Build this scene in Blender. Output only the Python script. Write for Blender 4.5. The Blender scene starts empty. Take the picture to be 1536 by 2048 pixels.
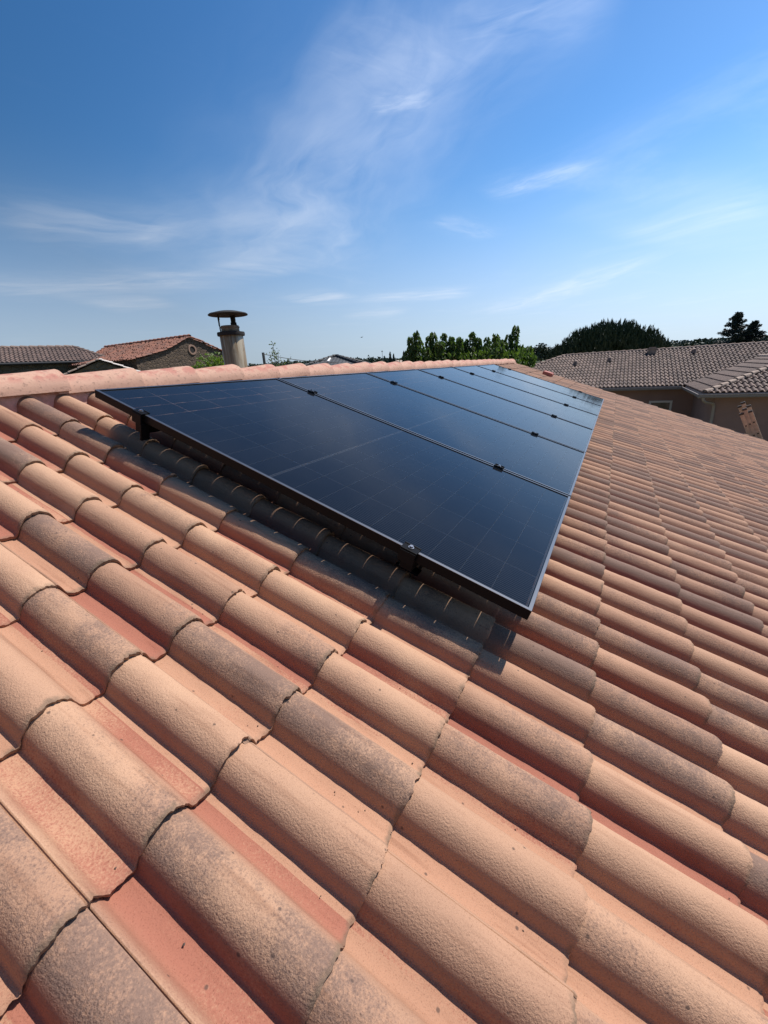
import bpy, bmesh, math, random
import numpy as np
from mathutils import Vector, Matrix

random.seed(7)
RNG = np.random.default_rng(11)
C = bpy.context.scene
COL = C.collection
PI = math.pi

# ------------------------------------------------------------------ camera, world, sun, exposure
ROOF_PITCH = math.radians(19.5)
SP, CP = math.sin(ROOF_PITCH), math.cos(ROOF_PITCH)
Z0 = 4.6                       # height of the upper near corner of the panel row
CAM = Vector((-0.97428, -1.80101, 4.60907))

cam_data = bpy.data.cameras.new('camera')
cam = bpy.data.objects.new('camera', cam_data)
COL.objects.link(cam)
right = Vector((0.46621, -0.88290, -0.05604))
down = Vector((-0.30945, -0.10340, -0.94528))
fwd = Vector((0.82879, 0.45804, -0.32142))
cam.matrix_world = Matrix(((right.x, -down.x, -fwd.x, CAM.x),
                           (right.y, -down.y, -fwd.y, CAM.y),
                           (right.z, -down.z, -fwd.z, CAM.z), (0, 0, 0, 1)))
cam_data.sensor_fit = 'AUTO'
cam_data.sensor_width = 36.0
cam_data.lens = 834.0 / 2048.0 * 36.0
cam_data.clip_start = 0.02
cam_data.clip_end = 6000
C.camera = cam

SUN_A = math.radians(26.6)       # tilt of the sun from the roof's normal, towards the far gable
sun_dir = Vector((math.sin(SUN_A), -math.cos(SUN_A) * SP, math.cos(SUN_A) * CP)).normalized()
SUN_EL = math.asin(sun_dir.z)
SUN_ROT = math.atan2(sun_dir.x, sun_dir.y)
sl = bpy.data.lights.new('sun', 'SUN')
sl.energy = 5.0
sl.angle = math.radians(0.53)
sl.color = (1.0, 0.95, 0.89)
so = bpy.data.objects.new('sun', sl)
COL.objects.link(so)
so.location = (0, 0, 30)
so.rotation_euler = (-sun_dir).to_track_quat('-Z', 'Y').to_euler()

C.view_settings.view_transform = 'Standard'
C.view_settings.look = 'None'
C.view_settings.exposure = 0.32
C.view_settings.gamma = 1.0
C.render.engine = 'CYCLES'
C.cycles.use_denoising = True
C.cycles.max_bounces = 6
C.cycles.transparent_max_bounces = 12
C.cycles.caustics_reflective = False


class NT:
    """small helper to write node trees"""
    def __init__(self, tree):
        self.t = tree

    def n(self, typ, **kw):
        nd = self.t.nodes.new(typ)
        for k, v in kw.items():
            setattr(nd, k, v)
        return nd

    def set(self, sock, v):
        if isinstance(v, bpy.types.NodeSocket):
            self.t.links.new(v, sock)
        elif v is not None:
            try:
                sock.default_value = v
            except Exception:
                sock.default_value = (*v, 1.0)

    def math(self, op, a, b=None, c=None, clamp=False):
        nd = self.n('ShaderNodeMath', operation=op, use_clamp=clamp)
        self.set(nd.inputs[0], a)
        if b is not None: self.set(nd.inputs[1], b)
        if c is not None: self.set(nd.inputs[2], c)
        return nd.outputs[0]

    def vmath(self, op, a, b=None, out=0):
        nd = self.n('ShaderNodeVectorMath', operation=op)
        self.set(nd.inputs[0], a)
        if b is not None:
            if op == 'SCALE':
                self.set(nd.inputs['Scale'], b)
            else:
                self.set(nd.inputs[1], b)
        return nd.outputs[out]

    def sep(self, v):
        nd = self.n('ShaderNodeSeparateXYZ'); self.set(nd.inputs[0], v); return nd.outputs

    def comb(self, x, y, z):
        nd = self.n('ShaderNodeCombineXYZ')
        for i, v in enumerate((x, y, z)): self.set(nd.inputs[i], v)
        return nd.outputs[0]

    def noise(self, vec, scale, detail=3.0, rough=0.55, dist=0.0):
        nd = self.n('ShaderNodeTexNoise')
        if vec is not None: self.set(nd.inputs['Vector'], vec)
        self.set(nd.inputs['Scale'], scale); self.set(nd.inputs['Detail'], detail)
        self.set(nd.inputs['Roughness'], rough); self.set(nd.inputs['Distortion'], dist)
        return nd.outputs['Fac']

    def voronoi(self, vec, scale, feature='F1', out='Distance', rand=1.0):
        nd = self.n('ShaderNodeTexVoronoi', feature=feature)
        self.set(nd.inputs['Vector'], vec); self.set(nd.inputs['Scale'], scale)
        self.set(nd.inputs['Randomness'], rand)
        return nd.outputs[out]

    def smooth(self, v, lo, hi, a=0.0, b=1.0):
        nd = self.n('ShaderNodeMapRange', interpolation_type='SMOOTHSTEP')
        self.set(nd.inputs['Value'], v)
        for k, x in zip(('From Min', 'From Max', 'To Min', 'To Max'), (lo, hi, a, b)): self.set(nd.inputs[k], x)
        return nd.outputs['Result']

    def mix(self, f, a, b, blend='MIX'):
        nd = self.n('ShaderNodeMix', data_type='RGBA', blend_type=blend)
        self.set(nd.inputs[0], f); self.set(nd.inputs[6], a); self.set(nd.inputs[7], b)
        return nd.outputs[2]

    def bump(self, h, strength, dist, normal=None):
        nd = self.n('ShaderNodeBump')
        self.set(nd.inputs['Height'], h); self.set(nd.inputs['Strength'], strength); self.set(nd.inputs['Distance'], dist)
        if normal is not None: self.set(nd.inputs['Normal'], normal)
        return nd.outputs['Normal']


def new_mat(name):
    m = bpy.data.materials.new(name)
    m.use_nodes = True
    nt = NT(m.node_tree)
    p = m.node_tree.nodes['Principled BSDF']
    return m, nt, p


# ---- the sky: Nishita with a layer of cirrus streaks
W = bpy.data.worlds.new('World')
C.world = W
W.use_nodes = True
wt = NT(W.node_tree)
bg = W.node_tree.nodes['Background']
sky = wt.n('ShaderNodeTexSky', sky_type='NISHITA', sun_disc=False)
sky.sun_elevation = SUN_EL
sky.sun_rotation = SUN_ROT
sky.altitude = 200
sky.air_density = 1.0
sky.dust_density = 0.5
sky.ozone_density = 2.0


def streak_group():
    g = bpy.data.node_groups.new('cirrus_streak', 'ShaderNodeTree')
    for nm, ty in (('P', 'NodeSocketVector'), ('A', 'NodeSocketVector'), ('B', 'NodeSocketVector'), ('wA', 'NodeSocketFloat'),
                   ('wB', 'NodeSocketFloat'), ('Strength', 'NodeSocketFloat'), ('Seed', 'NodeSocketFloat')):
        g.interface.new_socket(nm, in_out='INPUT', socket_type=ty)
    g.interface.new_socket('Fac', in_out='OUTPUT', socket_type='NodeSocketFloat')
    t = NT(g)
    gi = t.n('NodeGroupInput').outputs
    go = t.n('NodeGroupOutput')
    D = t.vmath('SUBTRACT', gi['B'], gi['A'])
    ln = t.vmath('LENGTH', D, out=1)
    Q = t.vmath('SUBTRACT', gi['P'], gi['A'])
    tt = t.math('DIVIDE', t.vmath('DOT_PRODUCT', Q, D, out=1), t.math('MULTIPLY', ln, ln))
    cr = t.sep(t.vmath('CROSS_PRODUCT', D, Q))[2]
    tc = t.math('MAXIMUM', t.math('MINIMUM', tt, 1.2), -0.2)
    w = t.math('ADD', gi['wA'], t.math('MULTIPLY', tc, t.math('SUBTRACT', gi['wB'], gi['wA'])))
    s0 = t.math('DIVIDE', t.math('DIVIDE', cr, ln), w)
    al = t.math('DIVIDE', t.math('MULTIPLY', tt, ln), t.math('MULTIPLY', t.math('ADD', gi['wA'], gi['wB']), 0.5))
    q0 = t.comb(t.math('MULTIPLY', al, 0.35), t.math('MULTIPLY', s0, 0.5), gi['Seed'])
    wob = t.math('SUBTRACT', t.noise(q0, 1.0, 3, 0.6), 0.5)
    s = t.math('ADD', s0, t.math('MULTIPLY', wob, 1.6))
    gg = t.math('EXPONENT', t.math('MULTIPLY', t.math('MULTIPLY', s, s), -0.75))
    e1 = t.smooth(tt, -0.12, 0.25)
    e2 = t.smooth(tt, 0.75, 1.12, 1.0, 0.0)
    q = t.comb(t.math('MULTIPLY', al, 0.55), t.math('MULTIPLY', s, 1.5), gi['Seed'])
    fib = t.smooth(t.noise(q, 0.9, 6, 0.55, 0.4), 0.12, 0.95)
    f = t.math('MULTIPLY', t.math('MULTIPLY', gg, t.math('MULTIPLY', e1, e2)), t.math('MULTIPLY', fib, gi['Strength']))
    t.set(go.inputs['Fac'], f)
    return g


SG = streak_group()
tc = wt.n('ShaderNodeTexCoord').outputs['Generated']
dx, dy, dz = wt.sep(tc)[:3]
dzc = wt.math('MAXIMUM', dz, 0.02)
PL = wt.comb(wt.math('DIVIDE', dx, dzc), wt.math('DIVIDE', dy, dzc), 0.0)
CIRRUS = [  # streaks on the cloud layer: ends, half widths, strength
    (3.700, 3.062, 1.948, 1.082, 0.640, 0.340, .44), (2.217, 1.332, 1.543, 0.448, 0.400, 0.300, .30),
    (1.653, 0.574, 1.752, 0.094, 0.130, 0.176, .28), (3.034, 3.223, 3.920, 3.085, 0.449, 0.388, .38),
    (2.235, 5.852, 3.614, 3.666, 0.360, 0.419, .60), (1.538, 3.468, 2.436, 2.845, 0.404, 0.260, .42),
    (3.447, 6.077, 4.042, 5.221, 0.581, 0.517, .40), (3.088, 0.815, 3.016, 0.198, 0.132, 0.086, .42),
    (9.603, 2.273, 5.789, -0.270, 0.575, 0.248, .50), (5.908, 3.458, 6.609, 2.007, 0.364, 0.359, .60),
    (5.286, 4.217, 5.372, 3.294, 0.366, 0.414, .55), (7.143, 4.521, 7.815, 3.618, 0.495, 0.505, .40),
    (3.255, 1.247, 4.016, 1.053, 0.117, 0.108, .22), (1.480, 0.951, 1.941, 0.675, 0.149, 0.153, .24),
    (1.864, 0.984, 1.941, 0.757, 0.053, 0.046, .34), (4.948, 0.058, 4.519, -0.911, 0.779, 0.934, .34),
    (2.506, 3.351, 2.550, 2.055, 0.409, 0.415, .26),
]
tot = None
for i, (ax, ay, bx, by, wa, wb, st) in enumerate(CIRRUS):
    gnode = wt.n('ShaderNodeGroup', node_tree=SG)
    for k, v in (('P', PL), ('A', (ax, ay, 0)), ('B', (bx, by, 0)), ('wA', wa), ('wB', wb), ('Strength', st), ('Seed', i * 3.7)):
        wt.set(gnode.inputs[k], v)
    o = gnode.outputs[0]
    tot = o if tot is None else wt.math('SUBTRACT', 1.0, wt.math('MULTIPLY', wt.math('SUBTRACT', 1.0, tot), wt.math('SUBTRACT', 1.0, o)))
veil = wt.math('MULTIPLY', wt.smooth(wt.noise(PL, 0.55, 8, 0.62, 1.2), 0.5, 0.85), 0.12)
tot = wt.math('ADD', tot, veil, clamp=True)
hs = wt.n('ShaderNodeHueSaturation')
wt.set(hs.inputs['Hue'], 0.5); wt.set(hs.inputs['Saturation'], 1.32); wt.set(hs.inputs['Value'], 1.0)
wt.set(hs.inputs['Color'], sky.outputs[0])
glow = wt.vmath('DOT_PRODUCT', tc, tuple(sun_dir), out=1)          # the clear sky is brighter towards the sun
gl_ = wt.n('ShaderNodeMapRange'); wt.set(gl_.inputs['Value'], glow)
for k_, v_ in zip(('From Min', 'From Max', 'To Min', 'To Max'), (0.15, 0.80, 0.86, 1.70)): wt.set(gl_.inputs[k_], v_)
tint = wt.mix(wt.smooth(dz, 0.30, 0.0), (1.00, 1.06, 1.10, 1), (0.84, 0.90, 1.18, 1))
tint = wt.vmath('SCALE', tint, wt.math('MULTIPLY', gl_.outputs['Result'], wt.smooth(dz, 0.22, 0.62, 1.0, 0.80)))
skyc = wt.mix(1.0, hs.outputs[0], tint, 'MULTIPLY')
skyc = wt.mix(wt.math('MULTIPLY', wt.math('POWER', wt.smooth(dz, 0.42, -0.02), 1.5), 0.88), skyc, wt.vmath('SCALE', (4.9, 6.1, 7.3), gl_.outputs['Result']))
cloudmix = wt.mix(tot, skyc, wt.vmath('SCALE', (7.4, 7.9, 8.8), gl_.outputs['Result']))
wt.set(bg.inputs['Color'], cloudmix)
bg.inputs['Strength'].default_value = 0.080

# ------------------------------------------------------------------ helpers


def P(u, v, h):
    """roof coordinates (along the ridge, down the slope, above the panel plane) -> world"""
    return Vector((u, -(CP * v + SP * h), Z0 - SP * v + CP * h))


def tag(o, label=None, cat=None, group=None, kind=None):
    if label: o['label'] = label
    if cat: o['category'] = cat
    if group: o['group'] = group
    if kind: o['kind'] = kind
    return o


def empty(name, loc, label=None, cat=None, group=None):
    o = bpy.data.objects.new(name, None)
    o.empty_display_size = 0.2
    o.location = loc
    COL.objects.link(o)
    return tag(o, label, cat, group)


def mesh_np(name, V, F, mat, parent=None, smooth=False, origin=(0, 0, 0)):
    """V (n,3) array, F (m,4) or (m,3) array or a list of such arrays -> one linked mesh object"""
    V = np.asarray(V, dtype=np.float32) - np.asarray(origin, dtype=np.float32)
    Fs = F if isinstance(F, list) else [F]
    Fs = [np.asarray(f, dtype=np.int32) for f in Fs if len(f)]
    me = bpy.data.meshes.new(name)
    me.vertices.add(len(V))
    me.vertices.foreach_set('co', V.ravel())
    loops = np.concatenate([f.ravel() for f in Fs])
    tot_ = np.concatenate([np.full(len(f), f.shape[1], dtype=np.int32) for f in Fs])
    start = np.concatenate([[0], np.cumsum(tot_)[:-1]]).astype(np.int32)
    me.loops.add(len(loops))
    me.loops.foreach_set('vertex_index', loops)
    me.polygons.add(len(tot_))
    me.polygons.foreach_set('loop_start', start)
    me.polygons.foreach_set('loop_total', tot_)
    me.update(calc_edges=True)
    me.polygons.foreach_set('use_smooth', np.full(len(tot_), bool(smooth)))
    me.materials.append(mat)
    me.validate()
    o = bpy.data.objects.new(name, me)
    COL.objects.link(o)
    if parent is not None:
        o.parent = parent
    return o


class MB:
    """collects shapes, links them as one mesh object"""
    def __init__(self):
        self.v, self.f = [], []

    def add(self, vs, fs):
        b = len(self.v)
        self.v += [tuple(p) for p in vs]
        self.f += [tuple(i + b for i in f) for f in fs]

    def box(self, c, size, ax=None):
        X, Y, Z = ax if ax else (Vector((1, 0, 0)), Vector((0, 1, 0)), Vector((0, 0, 1)))
        c = Vector(c)
        hx, hy, hz = (s / 2 for s in size)
        vs = [c + X * (sx * hx) + Y * (sy * hy) + Z * (sz * hz) for sz in (-1, 1) for sy in (-1, 1) for sx in (-1, 1)]
        self.add(vs, [(0, 2, 3, 1), (4, 5, 7, 6), (0, 1, 5, 4), (2, 6, 7, 3), (0, 4, 6, 2), (1, 3, 7, 5)])

    def tube(self, pts, rad, n=8, caps=True):
        pts = [Vector(p) for p in pts]
        rr = rad if isinstance(rad, (list, tuple)) else [rad] * len(pts)
        rings = []
        ref = None
        for i, p in enumerate(pts):
            d = (pts[min(i + 1, len(pts) - 1)] - pts[max(i - 1, 0)]).normalized()
            if ref is None:
                ref = d.orthogonal().normalized()
            a = (ref - d * ref.dot(d)).normalized()
            ref = a
            b = d.cross(a)
            rings.append([p + (a * math.cos(2 * PI * k / n) + b * math.sin(2 * PI * k / n)) * rr[i] for k in range(n)])
        vs = [q for r in rings for q in r]
        fs = [(i * n + k, i * n + (k + 1) % n, (i + 1) * n + (k + 1) % n, (i + 1) * n + k) for i in range(len(pts) - 1) for k in range(n)]
        if caps:
            fs += [tuple(range(n))[::-1], tuple((len(pts) - 1) * n + k for k in range(n))]
        self.add(vs, fs)

    def lathe(self, prof, c, n=32):
        """prof: (radius, z) from bottom to top"""
        c = Vector(c)
        vs = [c + Vector((r * math.cos(2 * PI * k / n), r * math.sin(2 * PI * k / n), z)) for r, z in prof for k in range(n)]
        fs = [(i * n + k, i * n + (k + 1) % n, (i + 1) * n + (k + 1) % n, (i + 1) * n + k) for i in range(len(prof) - 1) for k in range(n)]
        self.add(vs, fs)

    def build(self, name, mat, parent=None, origin=(0, 0, 0), smooth=False, bevel=0.0):
        me = bpy.data.meshes.new(name)
        og = Vector(origin)
        me.from_pydata([tuple(Vector(p) - og) for p in self.v], [], self.f)
        bm = bmesh.new(); bm.from_mesh(me)
        bmesh.ops.recalc_face_normals(bm, faces=bm.faces)
        if bevel:
            bmesh.ops.bevel(bm, geom=list(bm.edges), offset=bevel, segments=2, affect='EDGES', profile=0.6)
        for f in bm.faces: f.smooth = smooth
        if smooth:
            for e in bm.edges:
                if len(e.link_faces) == 2 and e.calc_face_angle() > math.radians(40): e.smooth = False
        bm.to_mesh(me); bm.free()
        me.materials.append(mat)
        o = bpy.data.objects.new(name, me)
        COL.objects.link(o)
        if parent is not None: o.parent = parent
        return o


def copy_tree(o, parent=None):
    c = o.copy()
    COL.objects.link(c)
    c.parent = parent
    for ch in list(o.children):
        copy_tree(ch, c)
    return c


def hash2(ix, iy, seed):
    n = (ix.astype(np.int64) * 374761393 + iy.astype(np.int64) * 668265263 + seed * 982451653) & 0xffffffff
    n = ((n ^ (n >> 13)) * 1274126177) & 0xffffffff
    return ((n ^ (n >> 16)) & 0xffff) / 65535.0


def vnoise(x, y, seed=0):
    x = np.asarray(x, float); y = np.asarray(y, float)
    ix, iy = np.floor(x), np.floor(y)
    fx, fy = x - ix, y - iy
    fx = fx * fx * (3 - 2 * fx); fy = fy * fy * (3 - 2 * fy)
    a = hash2(ix, iy, seed); b = hash2(ix + 1, iy, seed); c = hash2(ix, iy + 1, seed); d = hash2(ix + 1, iy + 1, seed)
    return (a * (1 - fx) + b * fx) * (1 - fy) + (c * (1 - fx) + d * fx) * fy


# ------------------------------------------------------------------ materials
def simple(name, col, rough=0.6, metal=0.0, var=0.0, scale=5.0, bump=0.0, bscale=40.0, bdist=0.01):
    m, t, p = new_mat(name)
    tco = t.n('ShaderNodeTexCoord').outputs['Object']
    if var:
        n = t.noise(tco, scale, 5, 0.6)
        c = t.mix(t.smooth(n, 0.3, 0.7), tuple(x * (1 - var) for x in col) + (1,), tuple(min(1, x * (1 + var)) for x in col) + (1,))
        t.set(p.inputs['Base Color'], c)
    else:
        p.inputs['Base Color'].default_value = (*col, 1)
    p.inputs['Roughness'].default_value = rough
    p.inputs['Metallic'].default_value = metal
    if bump:
        t.set(p.inputs['Normal'], t.bump(t.noise(tco, bscale, 4, 0.6), bump, bdist))
    return m


def tile_material():
    m, t, p = new_mat('terracotta_tile')
    ob = t.n('ShaderNodeTexCoord').outputs['Object']
    rnd = t.n('ShaderNodeAttribute', attribute_name='trand')
    rc = t.n('ShaderNodeSeparateColor'); t.set(rc.inputs[0], rnd.outputs['Color'])
    r, g, b = rc.outputs[:3]
    sd = rnd.outputs['Alpha']
    tp = t.sep(t.n('ShaderNodeAttribute', attribute_name='tpos').outputs['Vector'])
    e, idx = tp[1], tp[2]
    bar, pan, rough_on_bar = t.sep(t.n('ShaderNodeAttribute', attribute_name='tmask').outputs['Vector'])[:3]
    off = t.vmath('ADD', ob, t.vmath('SCALE', t.comb(sd, t.math('MULTIPLY', sd, 1.7), sd), 9.0))
    nlow = t.noise(off, 4.5, 2, 0.5)
    nmid = t.noise(off, 45.0, 4, 0.65)
    grain = t.noise(ob, 560.0, 3, 0.7)
    grain2 = t.noise(ob, 260.0, 3, 0.65)
    far_ = t.smooth(t.sep(ob)[0], -3.9, -1.5)      # tile colour turns browner towards the far gable
    beige = t.mix(b, (0.490, 0.298, 0.186, 1), (0.340, 0.190, 0.120, 1))
    beige = t.mix(t.smooth(nlow, 0.35, 0.7), beige, (0.420, 0.240, 0.150, 1))
    beige = t.mix(t.math('MULTIPLY', far_, 0.55), beige, (0.270, 0.150, 0.104, 1))
    # flashed mauve-grey on barrels
    lm = t.math('ADD', t.math('MULTIPLY', t.math('SUBTRACT', nlow, 0.5), 1.3), t.math('MULTIPLY', t.math('SUBTRACT', nmid, 0.5), 0.55))
    lm = t.math('ADD', lm, t.math('MULTIPLY', t.math('SUBTRACT', grain2, 0.5), 1.0))
    lm = t.math('ADD', lm, t.math('MULTIPLY', far_, 0.17))
    r2 = t.math('FRACT', t.math('ADD', r, t.math('MULTIPLY', idx, 0.57)))
    am = t.smooth(t.math('ADD', lm, t.math('SUBTRACT', r2, 0.66)), -0.22, 0.32)
    col = t.mix(t.math('MULTIPLY', t.math('MULTIPLY', am, bar), 0.85), beige, (0.158, 0.102, 0.080, 1))
    # red flash in the pans and along the foot of the barrels
    g2 = t.math('FRACT', t.math('ADD', g, t.math('MULTIPLY', idx, 0.43)))
    ar = t.smooth(t.math('ADD', t.math('ADD', t.math('MULTIPLY', t.math('SUBTRACT', nlow, 0.5), 0.9), t.math('MULTIPLY', t.math('SUBTRACT', grain2, 0.5), 0.7)),
                         t.math('SUBTRACT', g2, 0.55)), -0.10, 0.20)
    col = t.mix(t.math('MULTIPLY', t.math('MULTIPLY', ar, pan), 0.9), col, (0.255, 0.068, 0.050, 1))
    warm = t.math('MULTIPLY', pan, 0.42)
    col = t.mix(warm, col, (0.36, 0.172, 0.106, 1))
    # sand grain
    col = t.mix(t.smooth(grain, 0.54, 0.72, 0.0, 0.75), col, t.mix(1.0, col, (0.42, 0.34, 0.33, 1), 'MULTIPLY'))
    col = t.mix(t.smooth(grain, 0.42, 0.26, 0.0, 0.35), col, t.mix(1.0, col, (1.3, 1.3, 1.3, 1), 'MULTIPLY'))
    col = t.mix(t.smooth(grain2, 0.58, 0.78, 0.0, 0.45), col, t.mix(1.0, col, (0.5, 0.42, 0.42, 1), 'MULTIPLY'))
    so3 = t.sep(ob)
    streak = t.noise(t.comb(t.math('MULTIPLY', so3[0], 60.0), t.math('MULTIPLY', so3[1], 4.5), sd), 1.0, 4, 0.6)
    col = t.mix(t.smooth(streak, 0.52, 0.74, 0.0, 0.42), col, t.mix(1.0, col, (0.52, 0.42, 0.38, 1), 'MULTIPLY'))
    vd = t.voronoi(ob, 55.0)
    vcol = t.n('ShaderNodeSeparateColor'); t.set(vcol.inputs[0], t.voronoi(ob, 55.0, 'F1', 'Color'))
    spot = t.math('MULTIPLY', t.smooth(vd, 0.10, 0.20, 1.0, 0.0), t.math('GREATER_THAN', vcol.outputs[0], 0.94))
    col = t.mix(t.math('MULTIPLY', spot, 0.75), col, (0.075, 0.05, 0.04, 1))
    # dirt and lichen along the lower lip
    ed = t.math('ADD', e, t.math('MULTIPLY', t.math('SUBTRACT', nmid, 0.5), 0.022))
    ef = t.math('MULTIPLY', t.smooth(ed, 0.001, 0.012, 1.0, 0.0), t.smooth(t.noise(off, 20, 2), 0.35, 0.62))
    col = t.mix(t.math('MULTIPLY', ef, 0.75), col, (0.15, 0.105, 0.070, 1))
    # face of the broken lip
    col = t.mix(t.smooth(e, -0.0005, -0.003), col, t.mix(grain2, (0.11, 0.072, 0.05, 1), (0.30, 0.175, 0.115, 1)))
    t.set(p.inputs['Base Color'], col)
    p.inputs['Roughness'].default_value = 0.86
    p.inputs['Specular IOR Level'].default_value = 0.25
    h = t.math('ADD', t.math('MULTIPLY', t.noise(ob, 270.0, 3, 0.62), rough_on_bar), t.math('MULTIPLY', grain, 0.22))
    t.set(p.inputs['Normal'], t.bump(h, 0.72, 0.0030))
    return m


def ridge_material():
    m, t, p = new_mat('terracotta_ridge')
    ob = t.n('ShaderNodeTexCoord').outputs['Object']
    rn = t.n('ShaderNodeObjectInfo').outputs['Random']
    n1 = t.noise(ob, 12, 4, 0.6); n2 = t.noise(ob, 62, 5, 0.72); g = t.noise(ob, 420, 2, 0.6)
    base = t.mix(rn, (0.47, 0.275, 0.19, 1), (0.43, 0.245, 0.168, 1))
    c = t.mix(t.smooth(n1, 0.35, 0.7), base, (0.49, 0.29, 0.205, 1))
    z = t.sep(ob)[2]
    c = t.mix(t.math('MULTIPLY', t.smooth(n1, 0.45, 0.6), t.smooth(z, 0.035, 0.075)), c, (0.39, 0.16, 0.115, 1))
    c = t.mix(t.smooth(n2, 0.53, 0.68, 0, 0.8), c, (0.22, 0.13, 0.09, 1))
    c = t.mix(t.smooth(g, 0.58, 0.75, 0, 0.4), c, (0.36, 0.20, 0.15, 1))
    t.set(p.inputs['Base Color'], c)
    p.inputs['Roughness'].default_value = 0.85
    t.set(p.inputs['Normal'], t.bump(t.math('ADD', n2, t.math('MULTIPLY', g, 0.4)), 0.5, 0.003))
    return m


def cell_material():
    m, t, p = new_mat('solar_cells')
    at = t.sep(t.n('ShaderNodeAttribute', attribute_name='pxy').outputs['Vector'])
    x, y = at[0], at[1]
    ax = t.math('DIVIDE', t.math('SUBTRACT', x, 0.0155), 0.169)
    y2 = t.math('SUBTRACT', y, t.math('MULTIPLY', t.math('GREATER_THAN', y, 0.8875), 0.0035))
    ay = t.math('DIVIDE', t.math('SUBTRACT', y2, 0.0170), 0.0965)

    def edge(v, half):
        f = t.math('FRACT', v)
        d = t.math('MINIMUM', f, t.math('SUBTRACT', 1.0, f))
        return t.math('LESS_THAN', d, half)
    gap = t.math('MAXIMUM', edge(ax, 0.0052), edge(ay, 0.0100))
    out = t.math('MAXIMUM', t.math('LESS_THAN', x, 0.0145), t.math('GREATER_THAN', x, 1.0305))
    out = t.math('MAXIMUM', out, t.math('MAXIMUM', t.math('LESS_THAN', y, 0.0160), t.math('GREATER_THAN', y, 1.759)))
    gap = t.math('MULTIPLY', gap, t.math('SUBTRACT', 1.0, out))
    ribbon = t.math('LESS_THAN', t.math('ABSOLUTE', t.math('SUBTRACT', t.math('ABSOLUTE', t.math('SUBTRACT', y, 0.8875)), 0.0042)), 0.0007)
    ribbon = t.math('MAXIMUM', ribbon, t.math('LESS_THAN', t.math('ABSOLUTE', t.math('SUBTRACT', y, 1.7605)), 0.0007))
    bus = t.math('FRACT', t.math('MULTIPLY', ax, 18.0))
    busm = t.smooth(t.math('ABSOLUTE', t.math('SUBTRACT', bus, 0.5)), 0.17, 0.09)
    ob = t.n('ShaderNodeTexCoord').outputs['Object']
    cellid = t.comb(t.math('FLOOR', ax), t.math('FLOOR', ay), 0.0)
    wn = t.n('ShaderNodeTexWhiteNoise'); t.set(wn.inputs['Vector'], cellid)
    c = t.mix(wn.outputs['Value'], (0.0022, 0.0024, 0.0034, 1), (0.0032, 0.0036, 0.0050, 1))
    c = t.mix(busm, c, (0.020, 0.022, 0.027, 1))
    dust = t.smooth(t.noise(ob, 3.0, 5, 0.65), 0.35, 0.8)
    c = t.mix(t.math('MULTIPLY', dust, 0.010), c, (0.35, 0.33, 0.30, 1))
    c = t.mix(ribbon, c, (0.05, 0.053, 0.06, 1))
    t.set(p.inputs['Base Color'], c)
    t.set(p.inputs['Roughness'], t.math('ADD', 0.07, t.math('MULTIPLY', dust, 0.07)))
    p.inputs['IOR'].default_value = 1.29
    p.inputs['Specular IOR Level'].default_value = 0.5
    tr = t.n('ShaderNodeBsdfTransparent'); tr.inputs[0].default_value = (0.56, 0.58, 0.58, 1)
    fr = t.n('ShaderNodeBsdfGlossy'); fr.inputs['Roughness'].default_value = 0.08
    fres = t.n('ShaderNodeFresnel'); fres.inputs['IOR'].default_value = 1.36
    gm = t.n('ShaderNodeMixShader'); t.set(gm.inputs[0], fres.outputs[0]); t.set(gm.inputs[1], tr.outputs[0]); t.set(gm.inputs[2], fr.outputs[0])
    # thin white encapsulant haze so that gaps read a little lighter than the cells
    df = t.n('ShaderNodeBsdfDiffuse'); df.inputs[0].default_value = (0.20, 0.23, 0.27, 1)
    gm2 = t.n('ShaderNodeMixShader'); gm2.inputs[0].default_value = 0.09
    t.set(gm2.inputs[1], gm.outputs[0]); t.set(gm2.inputs[2], df.outputs[0])
    mx = t.n('ShaderNodeMixShader')
    t.set(mx.inputs[0], t.math('MULTIPLY', gap, t.math('SUBTRACT', 1.0, ribbon)))
    t.set(mx.inputs[1], p.outputs[0]); t.set(mx.inputs[2], gm2.outputs[0])
    t.set(m.node_tree.nodes['Material Output'].inputs['Surface'], mx.outputs[0])
    return m


def stone_material(name, a, b, mortar, scale):
    m, t, p = new_mat(name)
    ob = t.n('ShaderNodeTexCoord').outputs['Object']
    q = t.vmath('MULTIPLY', t.vmath('ADD', ob, t.vmath('SCALE', t.comb(t.noise(ob, 2.2, 2), t.noise(t.vmath('ADD', ob, (5, 3, 1)), 2.2, 2), 0.0), 0.25)), (1, 1, 1.7))
    d = t.voronoi(q, scale, 'DISTANCE_TO_EDGE')
    vc = t.voronoi(q, scale, 'F1', 'Color')
    sc = t.n('ShaderNodeSeparateColor'); t.set(sc.inputs[0], vc)
    c = t.mix(sc.outputs[0], a, b)
    c = t.mix(t.smooth(t.noise(ob, 14, 4, 0.7), 0.4, 0.75, 0, 0.6), c, tuple(0.5 * k for k in a[:3]) + (1,))
    c = t.mix(t.smooth(d, 0.02, 0.09, 1, 0), c, mortar)
    t.set(p.inputs['Base Color'], c)
    p.inputs['Roughness'].default_value = 0.95
    t.set(p.inputs['Normal'], t.bump(t.smooth(d, 0.0, 0.16), 0.9, 0.06))
    return m


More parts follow.
